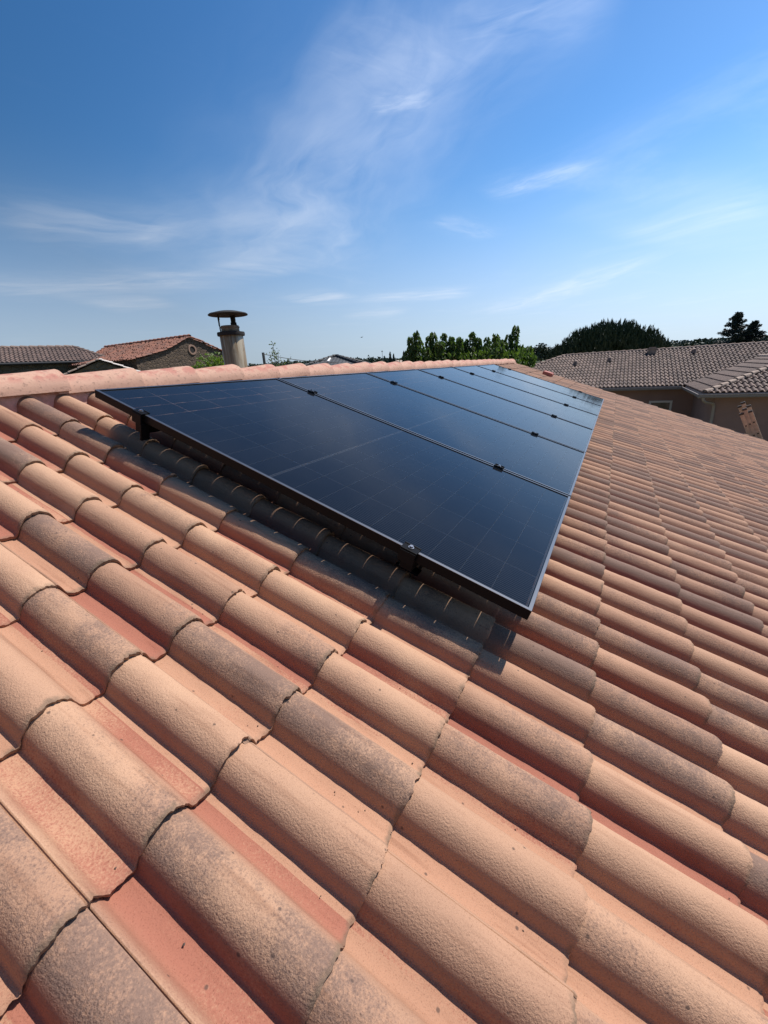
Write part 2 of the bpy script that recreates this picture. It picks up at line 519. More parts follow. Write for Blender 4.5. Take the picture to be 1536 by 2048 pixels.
def far_tile_material(name, a, b, dark, blot=3.0):
    m, t, p = new_mat(name)
    ob = t.n('ShaderNodeTexCoord').outputs['Object']
    rnd = t.n('ShaderNodeAttribute', attribute_name='trand')
    v = t.n('ShaderNodeSeparateColor'); t.set(v.inputs[0], rnd.outputs['Color'])
    c = t.mix(v.outputs[0], a, b)
    c = t.mix(t.smooth(t.noise(ob, blot, 4, 0.65), 0.45, 0.7, 0, 0.6), c, dark)
    t.set(p.inputs['Base Color'], c)
    p.inputs['Roughness'].default_value = 0.8
    return m


def leaf_material(name, a, b, trans=0.25):
    m, t, p = new_mat(name)
    ge = t.n('ShaderNodeNewGeometry').outputs['Random Per Island']
    c = t.mix(ge, a, b)
    t.set(p.inputs['Base Color'], c)
    p.inputs['Roughness'].default_value = 0.55
    p.inputs['Specular IOR Level'].default_value = 0.3
    if trans:
        tl = t.n('ShaderNodeBsdfTranslucent')
        t.set(tl.inputs[0], t.mix(1.0, c, (1.5, 1.7, 0.7, 1), 'MULTIPLY'))
        mx = t.n('ShaderNodeMixShader'); mx.inputs[0].default_value = trans
        t.set(mx.inputs[1], p.outputs[0]); t.set(mx.inputs[2], tl.outputs[0])
        t.set(m.node_tree.nodes['Material Output'].inputs['Surface'], mx.outputs[0])
    return m


def flue_material():
    m, t, p = new_mat('stained_steel')
    ob = t.n('ShaderNodeTexCoord').outputs['Object']
    s = t.sep(ob)
    an = t.math('ARCTAN2', s[1], s[0])
    streak = t.noise(t.comb(t.math('MULTIPLY', an, 0.8), t.math('MULTIPLY', s[2], 0.5), 0.0), 2.2, 5, 0.6, 0.2)
    c = t.mix(t.smooth(streak, 0.40, 0.62), (0.36, 0.30, 0.20, 1), (0.17, 0.11, 0.05, 1))
    c = t.mix(t.smooth(t.noise(ob, 9, 5, 0.7), 0.55, 0.75, 0, 0.7), c, (0.09, 0.055, 0.03, 1))
    t.set(p.inputs['Base Color'], c)
    p.inputs['Metallic'].default_value = 0.2
    t.set(p.inputs['Roughness'], t.smooth(streak, 0.3, 0.7, 0.34, 0.6))
    return m


M = {}
M['tile'] = tile_material()
M['ridge'] = ridge_material()
M['cells'] = cell_material()
M['frame'] = simple('black_anodised', (0.007, 0.007, 0.008), 0.36, 0.0)
M['clamp'] = simple('black_clamp', (0.007, 0.007, 0.008), 0.42, 0.0)
for k_ in ('frame', 'clamp'): M[k_].node_tree.nodes['Principled BSDF'].inputs['Specular IOR Level'].default_value = 0.06
M['lip'] = simple('glint_anodised', (0.16, 0.165, 0.175), 0.34, 0.85)  # paler than the frame: bright sky reflection on its top edge, put into colour
M['steel'] = simple('bolt_steel', (0.36, 0.36, 0.37), 0.3, 1.0)
M['flue'] = flue_material()
M['soot'] = simple('sooty_metal', (0.009, 0.0075, 0.0065), 0.85, 0.0, 0.5, 20, 0.6, 60, 0.004)
M['mortar'] = simple('pink_mortar', (0.52, 0.30, 0.23), 0.95, 0, 0.2, 25, 0.7, 120, 0.004)
M['stucco'] = simple('cream_render', (0.55, 0.42, 0.32), 0.95, 0, 0.06, 2, 0.3, 220, 0.004)
M['stucco_rose'] = simple('rose_render', (0.275, 0.170, 0.138), 0.95, 0, 0.08, 1.2, 0.3, 120, 0.006)
M['stucco_white'] = simple('white_render', (0.78, 0.76, 0.72), 0.9)
M['gutter'] = simple('grey_gutter', (0.22, 0.185, 0.165), 0.55)
M['pipe'] = simple('beige_downpipe', (0.29, 0.24, 0.20), 0.5)
M['trim'] = simple('pale_trim', (0.62, 0.55, 0.48), 0.8)
M['glass'] = simple('dark_pane', (0.02, 0.022, 0.025), 0.08)
M['stone'] = stone_material('brown_rubble', (0.135, 0.092, 0.058, 1), (0.07, 0.049, 0.034, 1), (0.11, 0.08, 0.055, 1), 4.6)
M['stone_dark'] = stone_material('mossy_rubble', (0.13, 0.105, 0.07, 1), (0.075, 0.066, 0.045, 1), (0.11, 0.095, 0.065, 1), 2.4)
M['far_brown'] = far_tile_material('brown_far_tile', (0.165, 0.108, 0.085, 1), (0.10, 0.068, 0.054, 1), (0.075, 0.05, 0.042, 1), 1.5)
M['far_grey'] = far_tile_material('taupe_far_tile', (0.175, 0.120, 0.094, 1), (0.095, 0.064, 0.050, 1), (0.07, 0.047, 0.037, 1), 0.8)
M['far_red'] = far_tile_material('orange_far_tile', (0.26, 0.098, 0.055, 1), (0.16, 0.070, 0.045, 1), (0.11, 0.065, 0.05, 1), 0.7)
M['far_moss'] = far_tile_material('grey_far_tile', (0.17, 0.15, 0.11, 1), (0.13, 0.115, 0.085, 1), (0.10, 0.09, 0.06, 1), 0.8)
M['slate'] = far_tile_material('slate_far_tile', (0.075, 0.080, 0.085, 1), (0.055, 0.058, 0.062, 1), (0.05, 0.05, 0.05, 1), 0.5)
M['slate_cap'] = simple('slate_cap', (0.035, 0.035, 0.035), 0.7)
M['cap_tan'] = simple('tan_cap_tile', (0.29, 0.215, 0.165), 0.85, 0, 0.2, 6)
M['cap_brown'] = simple('brown_cap_tile', (0.20, 0.14, 0.11), 0.85, 0, 0.2, 6)
M['ladder'] = simple('pale_ladder_wood', (0.43, 0.315, 0.235), 0.65, 0, 0.15, 12)
M['ladder_cap'] = simple('ladder_end_cap', (0.045, 0.035, 0.03), 0.7)
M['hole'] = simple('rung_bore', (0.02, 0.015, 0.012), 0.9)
M['bark'] = simple('bark', (0.10, 0.075, 0.055), 0.9, 0, 0.3, 12, 0.6, 30, 0.02)
M['leaf_fruit'] = leaf_material('fruit_leaf', (0.052, 0.090, 0.018, 1), (0.082, 0.122, 0.030, 1), 0.35)
M['leaf_light'] = leaf_material('light_leaf', (0.10, 0.155, 0.03, 1), (0.15, 0.20, 0.05, 1), 0.3)
M['leaf_pale'] = leaf_material('pale_leaf', (0.10, 0.13, 0.065, 1), (0.15, 0.18, 0.10, 1), 0.3)
M['needle'] = leaf_material('pine_needle', (0.027, 0.044, 0.018, 1), (0.050, 0.072, 0.030, 1), 0.0)
M['cedar'] = leaf_material('cedar_needle', (0.016, 0.028, 0.022, 1), (0.028, 0.042, 0.032, 1), 0.0)
M['wood_far'] = leaf_material('far_wood', (0.038, 0.058, 0.034, 1), (0.060, 0.078, 0.046, 1), 0.0)
M['pole'] = simple('grey_pole', (0.10, 0.09, 0.08), 0.8)
M['bird'] = simple('bird_feather', (0.03, 0.03, 0.03), 0.8)
M['ground'] = simple('dry_grass', (0.13, 0.12, 0.06), 0.95, 0, 0.35, 0.3, 0.4, 2.0, 0.1)
M['hill'] = simple('hill_scrub', (0.055, 0.070, 0.040), 0.95, 0, 0.3, 0.05)

# ------------------------------------------------------------------ ground, hills
def ground():
    mb = MB()
    R_, n = 3000.0, 48
    mb.add([(R_ * math.cos(2 * PI * k / n), R_ * math.sin(2 * PI * k / n), 0) for k in range(n)], [tuple(range(n))])
    tag(mb.build('ground', M['ground']), kind='structure')


ground()
CAM2 = np.array([CAM.x, CAM.y])


def az(y_over_x):
    return math.atan(y_over_x)


HILL = [(-62, 10.5), (-40, 11), (-25, 11), (-17, 11.2), (-13, 10.0), (-9, 10.4), (-4, 11), (2, 11.0), (6, 11.0), (9, 11.4), (15, 11.0), (22, 11.6),
        (25.5, 11.4), (28, 12.4), (31, 13.2), (38, 13.4), (50, 13), (70, 11), (90, 9)]     # azimuth in degrees, crest height at 300 m


def hill_h(a):
    return float(np.interp(a, [h[0] for h in HILL], [h[1] for h in HILL]))


def hills():
    V, F = [], []
    azs = np.arange(-62, 91, 1.0)
    prof = [(170, -0.5), (205, 0.22), (240, 0.58), (275, 0.82), (300, 0.9), (340, 0.72), (400, 0.30), (470, -0.5)]
    for a in azs:
        for d, k in prof:
            h = k * hill_h(a) if k > 0 else -0.5
            h += (vnoise(np.array([a * 0.6]), np.array([d * 0.03]), 3)[0] - 0.5) * 1.2 if k > 0 else 0
            V.append((CAM.x + d * math.cos(math.radians(a)), CAM.y + d * math.sin(math.radians(a)), h - 1.0))
    n = len(prof)
    for i in range(len(azs) - 1):
        for j in range(n - 1):
            F.append((i * n + j, (i + 1) * n + j, (i + 1) * n + j + 1, i * n + j + 1))
    tag(mesh_np('hill', np.array(V), np.array(F), M['hill'], smooth=True), kind='structure')


hills()


def leaves_np(cent, dirs, L, Wd, rng, fold=0.25):
    """diamond leaves: centres (n,3), direction of the leaf axis (n,3), lengths, widths"""
    n = len(cent)
    dirs = dirs / np.linalg.norm(dirs, axis=1, keepdims=True)
    rv = rng.normal(size=(n, 3))
    side = np.cross(dirs, rv); side /= np.linalg.norm(side, axis=1, keepdims=True) + 1e-9
    up = np.cross(side, dirs)
    L = np.broadcast_to(L, (n,))[:, None]; Wd = np.broadcast_to(Wd, (n,))[:, None]
    base = cent - dirs * L * 0.5
    tip = cent + dirs * L * 0.5 - up * L * 0.12
    m1 = cent - dirs * L * 0.05 + side * Wd * 0.5 + up * Wd * fold
    m2 = cent - dirs * L * 0.05 - side * Wd * 0.5 + up * Wd * fold
    V = np.stack([base, m1, tip, m2], 1).reshape(-1, 3)
    F = np.arange(n * 4).reshape(n, 4)
    return V, F


def blob_tree_np(c, r, rz, rng, n=90, size=0.3):
    """leaf cards spread over and through one crown"""
    d = rng.normal(size=(n, 3)); d /= np.linalg.norm(d, axis=1, keepdims=True)
    rad = rng.uniform(0.55, 1.05, size=(n, 1))
    lump = 1 + 0.25 * np.sin(d[:, :1] * 5 + c[0]) * np.cos(d[:, 1:2] * 4 + c[1])
    p = np.array(c) + d * rad * lump * np.array([r, r, rz])
    return leaves_np(p, rng.normal(size=(n, 3)) + d * 0.5, size * r * 2, size * r * 1.8, rng, 0.1)


def woodland():
    rng = np.random.default_rng(5)
    Vs, Fs, b = [], [], 0
    for a in np.arange(-60, 88, 0.19):
        inview = -30 < a < 75
        for d0 in ((300, 268, 236) if inview else (300,)):
            d = d0 + rng.uniform(-14, 14)
            aa = a + rng.uniform(-0.15, 0.15)
            k = {300: 0.9, 268: 0.78, 236: 0.55}[d0]
            r = rng.uniform(0.9, 1.9)
            c = (CAM.x + d * math.cos(math.radians(aa)), CAM.y + d * math.sin(math.radians(aa)), k * hill_h(aa) - 0.6 + r * 0.4)
            V, F = blob_tree_np(c, r, r * rng.uniform(0.7, 1.15), rng, 26, 0.42)
            Vs.append(V); Fs.append(F + b); b += len(V)
    tag(mesh_np('distant_woodland', np.concatenate(Vs), np.concatenate(Fs), M['wood_far']),
        'dark green woodland covering the far hills along the horizon', 'woodland', kind='stuff')


woodland()

# ------------------------------------------------------------------ the tiled house
RIDGE_Y = 0.509
UL, UR = -3.372, 10.35
HO = Vector((3.5, RIDGE_Y, 0))
house = empty('tiled_house', HO, 'house whose pink and beige barrel tiled roof fills the foreground, solar panels fixed on it', 'house')

SEAM_U, TW, GAUGE, VREF = -0.025, 0.28, 0.299, 2.005
BAR_H, PAN_H = 0.056, -0.196


def profile1(x):
    left = BAR_H * np.sqrt(np.clip(1 - (np.abs(np.minimum(x, 0)) / 0.0480) ** 2, 0, 1))
    rx = np.clip(x, 0, 0.075)
    rightp = BAR_H * np.sqrt(np.clip(1 - (rx / 0.0455) ** 2, 0, 1))
    rightp = np.maximum(rightp, 0.012 * np.clip((0.066 - rx) / 0.026, 0, 1) ** 1.6 * (rx > 0.033))
    return np.where(x <= 0, left, rightp)


def profile(s):
    x = np.mod(s - 0.114 + 0.068, 0.14) - 0.068
    soft = sum(profile1(np.maximum(x, 0) + o) for o in (-0.004, -0.002, 0, 0.002, 0.004)) / 5
    return np.where(x > 0.01, soft, profile1(x)), x


def sstep(v, a, b):
    q = np.clip((v - a) / (b - a), 0, 1)
    return q * q * (3 - 2 * q)


def tile_roof(name, cols, rows, flip=False, forced=None):
    """one mesh of interlocking double barrel tiles; finer the nearer they lie to the camera"""
    rng = np.random.default_rng(21 if not flip else 22)
    Vs, Fs, R4, P3, base = [], [], [], [], 0
    for n in rows:
        ve = VREF + GAUGE * n
        for k in cols:
            u0 = SEAM_U + TW * k
            ctr = P(u0 + 0.14, ve - 0.15, -0.15)
            d = (ctr - CAM).length
            if forced: ns, nt = forced
            elif d < 1.5: ns, nt = 80, 48
            elif d < 2.6: ns, nt = 48, 24
            elif d < 5: ns, nt = 28, 10
            else: ns, nt = 22, 6
            L = GAUGE + 0.045
            s = np.concatenate([[-0.010, 0.0020, 0.0028], np.linspace(0.0050, 0.2795, ns - 3)])
            tau = np.linspace(0, 1, nt)
            tau = np.where(tau < 0.75, tau / 0.75 * 0.93, 0.93 + (tau - 0.75) / 0.25 * 0.07)
            S, T = np.meshgrid(s, tau)
            z, x = profile(np.maximum(S, 0.0))
            idx = (S > 0.186).astype(float)
            jv, ju, jh = rng.normal(0, 0.0036), rng.normal(0, 0.0005), rng.normal(0, 0.0014)
            rot = rng.normal(0, 0.0012)
            sd = int(rng.integers(1, 9999))
            vend = ve + jv + 0.0016 * (vnoise(s * 70, s * 0, sd) - 0.5) * 2 + 0.0020 * (vnoise(s * 260, s * 0, sd + 1) - 0.5) * 2
            chip = np.maximum(0, vnoise(s * 60, s * 0 + 3.3, sd + 2) - 0.68) * 0.012
            vend = vend - chip
            V_ = ve - L + T * (vend - (ve - L))
            e = vend[None, :] - V_
            H = PAN_H + jh - 0.0135 * (ve - V_) / GAUGE + z
            H += 0.0022 * np.clip((S - 0.258) / 0.018, 0, 1)                       # the cover edge lies over its neighbour
            H -= 0.0060 * (S < 0.0024)
            rnd = np.clip(1 - e / 0.011, 0, 1)
            H -= 0.0034 * rnd ** 2 * (0.3 + 1.4 * vnoise(S * 190, V_ * 190, sd + 5))
            if nt >= 24:
                H += 0.0022 * (vnoise(S * 26, V_ * 18, sd + 3) - 0.5) + 0.0012 * (vnoise(S * 90, V_ * 75, sd + 4) - 0.5)
            U_ = u0 + ju + S + rot * (V_ - ve + 0.15)
            rows_U, rows_V, rows_H, rows_x, rows_e, rows_i = [U_], [V_], [H], [x], [e], [idx]
            # lip: a separate strip so that its edge stays crisp
            lu = np.stack([U_[-1]] * 3)
            ln = (vnoise(s * 160, s * 0 + 7, sd + 6) - 0.5) * 0.006
            lv = np.stack([V_[-1], V_[-1] + ln * 0.6 - 0.0005, V_[-1] - 0.007])
            lh = np.stack([H[-1], H[-1] - 0.007, H[-1] - 0.0160])
            le = np.stack([s * 0, s * 0 - 0.002, s * 0 - 0.02])
            # cover edge side face at the right seam
            g = np.arange(nt * ns).reshape(nt, ns) + base
            f1 = np.stack([g[:-1, :-1], g[1:, :-1], g[1:, 1:], g[:-1, 1:]], -1).reshape(-1, 4)
            b2 = base + nt * ns
            g2 = np.arange(3 * ns).reshape(3, ns) + b2
            f2 = np.stack([g2[:-1, :-1], g2[1:, :-1], g2[1:, 1:], g2[:-1, 1:]], -1).reshape(-1, 4)
            b3 = b2 + 3 * ns
            g3 = np.arange(2 * nt).reshape(2, nt) + b3
            f3 = np.stack([g3[0, :-1], g3[0, 1:], g3[1, 1:], g3[1, :-1]], -1).reshape(-1, 4)
            su = np.stack([U_[:, -1], U_[:, -1] - 0.0008]); sv = np.stack([V_[:, -1]] * 2); sh = np.stack([H[:, -1], H[:, -1] - 0.010])
            aU = np.concatenate([U_.ravel(), lu.ravel(), su.ravel()])
            aV = np.concatenate([V_.ravel(), lv.ravel(), sv.ravel()])
            aH = np.concatenate([H.ravel(), lh.ravel(), sh.ravel()])
            ax_ = np.concatenate([x.ravel(), np.stack([x[-1]] * 3).ravel(), np.full(2 * nt, 0.026)])
            ae = np.concatenate([e.ravel(), le.ravel(), np.stack([e[:, -1]] * 2).ravel()])
            ai = np.concatenate([idx.ravel(), np.stack([idx[-1]] * 3).ravel(), np.ones(2 * nt)])
            X = aU
            Y = -(CP * aV + SP * aH)
            Z = Z0 - SP * aV + CP * aH
            if flip: Y = 2 * RIDGE_Y - Y
            Vs.append(np.stack([X, Y, Z], 1))
            Fs += [f1, f2, f3]
            rr = rng.random(4)
            R4.append(np.tile(rr, (len(X), 1)))
            P3.append(np.stack([ax_, ae, ai], 1))
            base += len(X)
    o = mesh_np(name, np.concatenate(Vs), np.concatenate(Fs), M['tile'], house, True, HO)
    a = o.data.attributes.new('trand', 'FLOAT_COLOR', 'POINT')
    a.data.foreach_set('color', np.concatenate(R4).astype(np.float32).ravel())
    a = o.data.attributes.new('tpos', 'FLOAT_VECTOR', 'POINT')
    p3 = np.concatenate(P3).astype(np.float32)
    a.data.foreach_set('vector', p3.ravel())
    xx = p3[:, 0]
    mk = np.stack([sstep(xx, -0.056, -0.030) * (1 - sstep(xx, 0.018, 0.042)),
                   1 - sstep(xx, -0.054, -0.030) * (1 - sstep(xx, 0.022, 0.060)),
                   0.35 + 0.65 * sstep(-xx, -0.030, 0.020) * sstep(xx, -0.062, -0.050)], 1)
    a = o.data.attributes.new('tmask', 'FLOAT_VECTOR', 'POINT')
    a.data.foreach_set('vector', mk.astype(np.float32).ravel())
    return o


COLS = range(-12, 37)
roof = tile_roof('roof', COLS, range(-7, 15))
back_roof = tile_roof('back_roof', COLS, range(-7, 15), True, (16, 4))


def ridge_tiles():
    """each ridge tile a sub-part of the roof, the wide lip of each lying over the narrow end of the next"""
    step = 0.357
    u = -3.445
    i = 0
    rng = np.random.default_rng(4)
    zb = Z0 + SP * 0.385 - CP * 0.14
    while u < 10.1:
        L = 0.405
        n, mrows = 22, 12
        V = []
        jz, jy = rng.normal(0, 0.003), rng.normal(0, 0.003)
        seed = 100 + i
        for j in range(mrows):
            tt = j / (mrows - 1)
            uu = u - 0.055 + tt * L
            w = 0.090 + 0.017 * tt
            hgt = 0.078 + 0.020 * tt
            lift = -0.006 + 0.012 * tt
            for k in range(n):
                a = PI * k / (n - 1)
                nz = (vnoise(np.array([uu * 22]), np.array([k * 0.5]), seed)[0] - 0.5) * 0.003
                V.append((uu + (0.004 * (vnoise(np.array([k * 0.9]), np.array([0.0]), seed)[0] - 0.5) if j == mrows - 1 else 0),
                          -math.cos(a) * (w + nz), lift + math.sin(a) ** 0.85 * (hgt + nz)))
        F = [(j * n + k, j * n + k + 1, (j + 1) * n + k + 1, (j + 1) * n + k) for j in range(mrows - 1) for k in range(n - 1)]
        # lip face at the wide end
        b = len(V)
        for k in range(n):
            V.append(V[(mrows - 1) * n + k])
        for k in range(n):
            p = V[(mrows - 1) * n + k]
            V.append((p[0] - 0.003, p[1] * 0.86, p[2] * 0.86 - 0.002))
        F += [(b + k, b + k + 1, b + n + k + 1, b + n + k) for k in range(n - 1)]
        o = mesh_np('ridge_tile', np.array(V), np.array(F), M['ridge'], roof, True)
        o.location = Vector((0, RIDGE_Y + jy, zb + jz)) - Vector((0, HO.y, HO.z)) + Vector((-HO.x, 0, 0))
        u += step
        i += 1
    # bedding mortar under the ridge
    V, F = [], []
    us = np.arange(-3.38, 10.34, 0.02)
    for sgn in (-1, 1):
        b = len(V)
        for uu in us:
            nz = (vnoise(np.array([uu * 9]), np.array([sgn]), 9)[0] - 0.5)
            V.append((uu, RIDGE_Y + sgn * 0.070, zb + 0.02))
            V.append((uu, RIDGE_Y + sgn * (0.076 + 0.012 * nz), zb - 0.012))
            V.append((uu, RIDGE_Y + sgn * (0.082 + 0.014 * nz), zb - 0.075))
        for q in range(len(us) - 1):
            for j in range(2):
                F.append((b + q * 3 + j, b + q * 3 + j + 1, b + (q + 1) * 3 + j + 1, b + (q + 1) * 3 + j))
    mesh_np('ridge_mortar', np.array(V), np.array(F), M['mortar'], roof, True, HO)


ridge_tiles()


def house_body():
    ve = 6.05
    e = P(0, ve, -0.27)
    top = Z0 + SP * 0.42 - 0.27
    yF, yB = e.y + 0.45, 2 * RIDGE_Y - e.y - 0.45
    zF = e.z + 0.45 * SP / CP
    zr = zF + (RIDGE_Y - yF) * SP / CP
    xL, xR = -3.1, 10.12
    mb = MB()
    V = []
    for x in (xL, xR):
        V += [(x, yF, 0), (x, yB, 0), (x, yB, zF), (x, RIDGE_Y, zr), (x, yF, zF)]
    mb.add(V, [(0, 4, 3, 2, 1), (5, 6, 7, 8, 9), (0, 5, 9, 4), (1, 2, 7, 6), (4, 9, 8, 3), (3, 8, 7, 2)])
    mb.build('wall', M['stucco'], house, HO)
    for sgn, y in ((-1, e.y - 0.06), (1, 2 * RIDGE_Y - e.y + 0.06)):
        g = MB()
        pts = [(y + 0.06 * math.cos(a), e.z + 0.03 + 0.06 * math.sin(a)) for a in np.linspace(PI, 2 * PI, 9)]
        n = len(pts)
        g.add([(xL - 0.2, a, b) for a, b in pts] + [(xR + 0.2, a, b) for a, b in pts], [(k, k + 1, n + k + 1, n + k) for k in range(n - 1)])
        g.build('gutter', M['gutter'], house, HO, True)


house_body()


def flue():
    bx, by = 1.80, 1.10
    o = Vector((bx, by, 4.30))
    n = 40
    mb = MB()
    mb.lathe([(0.118, -0.05), (0.118, 0.02), (0.0945, 0.03), (0.0945, 0.662), (0.090, 0.668), (0.0, 0.668)], o, n)
    fl = mb.build('chimney_flue', M['flue'], roof, o, True)
    fl.location = o - HO
    fl['label'] = 'stained steel flue pipe'
    c = MB()
    c.lathe([(0.096, 0.655), (0.110, 0.655), (0.112, 0.668), (0.110, 0.682), (0.098, 0.684), (0.07, 0.690)], o, n)
    c.build('collar', M['soot'], fl, o, True)
    c = MB()
    c.lathe([(0.072, 0.686), (0.073, 0.715), (0.077, 0.717), (0.077, 0.724), (0.072, 0.726), (0.072, 0.732), (0.066, 0.732), (0.066, 0.70)], o, n)
    c.build('inner_pipe', simple('rusty_pipe', (0.15, 0.095, 0.055), 0.6, 0.3, 0.4, 25), fl, o, True)
    rng = np.random.default_rng(8)
    for a in (2.25, 0.37):
        c = MB()
        d = Vector((math.cos(a), math.sin(a), 0)); tdir = Vector((-d.y, d.x, 0))
        wd = 0.038 if a < 1 else 0.012
        for j in range(9):
            z = 0.695 + j * 0.0155
            c.box(o + d * (0.081 + 0.003 * rng.normal() * 0.3) + Vector((0, 0, z)), (0.008 + 0.010 * rng.random() * (j > 2), wd * (0.85 + 0.5 * rng.random()), 0.017),
                  (d, tdir, Vector((0, 0, 1))))
        c.build('bracket', M['soot'], fl, o)
    c = MB()
    c.lathe([(0.0, 0.822), (0.12, 0.817), (0.157, 0.813), (0.159, 0.818), (0.150, 0.826), (0.08, 0.842), (0.0, 0.848)], o, 48)
    c.build('rain_cap', M['soot'], fl, o, True)


flue()

def roof_grit():
    rng = np.random.default_rng(77)
    ico = np.array([(0, 0, 1), (0.9, 0, 0.2), (0.1, 0.95, 0.1), (-0.85, 0.2, 0.15), (-0.1, -0.9, 0.2), (0, 0, -0.6)])
    fac = np.array([(0, 1, 2), (0, 2, 3), (0, 3, 4), (0, 4, 1), (5, 2, 1), (5, 3, 2), (5, 4, 3), (5, 1, 4)])
    Vs, Fs, b = [], [], 0
    for q in range(260):
        k = int(rng.integers(-5, 6)); n = int(rng.integers(-4, 5))
        ve = VREF + GAUGE * n
        du = abs(rng.normal(0, 0.010))
        u = SEAM_U + TW * k + (0.052 if rng.random() < 0.5 else 0.192) - min(du, 0.02)
        v = ve - abs(rng.normal(0, 0.09)) - 0.004
        if v < ve - GAUGE + 0.01: v = ve - GAUGE + 0.012 + 0.02 * rng.random()
        r_ = rng.uniform(0.0006, 0.0026) * (1.4 if rng.random() < 0.1 else 1)
        h = PAN_H - 0.0135 * (ve - v) / GAUGE + r_ * 0.4
        p = np.array(P(u, v, h))
        V = p + ico * r_ * rng.uniform(0.6, 1.3, (6, 1))
        Vs.append(V); Fs.append(fac + b); b += 6
    tag(mesh_np('roof_grit', np.concatenate(Vs), np.concatenate(Fs), simple('dark_grit', (0.07, 0.05, 0.04), 0.9)),
        'dark crumbs of grit and moss lying in the channels between the tile barrels', 'grit', kind='stuff')


roof_grit()

# a small raised brick-red vent tile beside the far end of the panels
def vent_tile():
    o = P(9.55, 0.50, -0.125)
    ax = (Vector((1, 0, 0)), Vector((0, -CP, -SP)), Vector((0, -SP, CP)))
    mb = MB()
    mb.box(o, (0.34, 0.20, 0.10), ax)
    for k in range(3):
        mb.box(o + ax[1] * 0.101 + ax[2] * (-0.03 + 0.03 * k), (0.31, 0.012, 0.012), ax)
    v = mb.build('vent_tile', simple('red_vent', (0.36, 0.13, 0.10), 0.85, 0, 0.15, 15), roof, HO, bevel=0.006)
    return v


vent_tile()

# ------------------------------------------------------------------ solar panels
PW, PITCH, PL_ = 1.045, 1.06, 1.775
GP = 'row of solar panels on the tiled roof'
AX = (Vector((1, 0, 0)), Vector((0, -CP, -SP)), Vector((0, -SP, CP)))      # along the ridge, down the slope, off the roof


def make_panel():
    o = P(PW / 2, PL_ / 2, -0.035)
    root = empty('solar_panel', o)
    fw, fh = 0.011, 0.029
    mb = MB()
    for uu in (fw / 2, PW - fw / 2):
        mb.box(P(uu, PL_ / 2, -fh / 2), (fw, PL_, fh), AX)
    for vv in (fw / 2, PL_ - fw / 2):
        mb.box(P(PW / 2, vv, -fh / 2), (PW - 2 * fw - 0.0004, fw, fh), AX)
    fr = mb.build('frame', M['frame'], root, o, bevel=0.0010)
    mb = MB()
    for uu in (fw / 2, PW - fw / 2):
        mb.box(P(uu, PL_ / 2, 0.0009), (fw - 0.0014, PL_ - 0.0014, 0.0012), AX)
    for vv in (fw / 2, PL_ - fw / 2):
        mb.box(P(PW / 2, vv, 0.0007), (PW - 2 * fw + 0.001, fw - 0.0014, 0.0012), AX)
    mb.build('frame_lip', M['lip'], fr, o)
    nx, ny = 2, 2
    us = (fw, PW - fw); vs = (fw, PL_ - fw)
    V = [P(a, b, -0.0022) for b in vs for a in us]
    gl = mesh_np('cell_sheet', np.array([tuple(p) for p in V]), np.array([(0, 2, 3, 1)]), M['cells'], root, False, o)
    at = gl.data.attributes.new('pxy', 'FLOAT_VECTOR', 'POINT')
    at.data.foreach_set('vector', np.array([(a, b, 0) for b in vs for a in us], dtype=np.float32).ravel())
    return root


panel0 = make_panel()
PLAB = ['dark solar panel nearest the viewer, its whole near edge and fine grid lines in view',
        'second solar panel from the near end of the row, right behind the nearest one',
        'third solar panel from the near end of the roof row',
        'fourth solar panel from the near end, reflecting blue sky',
        'fifth solar panel from the near end, last but one in the row',
        'farthest solar panel of the row, beside bare tiles near the gable']
for i in range(6):
    r = panel0 if i == 0 else copy_tree(panel0)
    r.location = panel0.location + Vector((PITCH * i, 0, 0)) if i else panel0.location
    tag(r, PLAB[i], 'solar panel', GP)

RAIL_V = (0.27, 1.42)
for vv, lab in zip(RAIL_V, ('black mounting rail under the panels, the one nearer the ridge', 'black mounting rail under the panels, the lower one down the slope')):
    o = P(3.17, vv, -0.07)
    root = empty('mounting_rail', o, lab, 'rail', 'mounting rails under the panels')
    ua = -0.006 if vv < 1 else 0.012
    mb = MB(); mb.box(P((ua + 6.36) / 2, vv, -0.0525), (6.36 - ua, 0.040, 0.045), AX)
    mb.build('rail_bar', M['clamp'], root, o, bevel=0.002)
    for uu in (0.0 if vv < 1 else 0.10, 1.42, 2.82, 4.22, 5.62):
        h = MB()
        h.box(P(uu, vv + 0.0245, -0.066), (0.034, 0.008, 0.062), AX)
        if uu > 0: h.box(P(uu + 0.02, vv - 0.020, -0.136), (0.034, 0.080, 0.007), AX)
        h.build('roof_hook', M['clamp'], root, o)


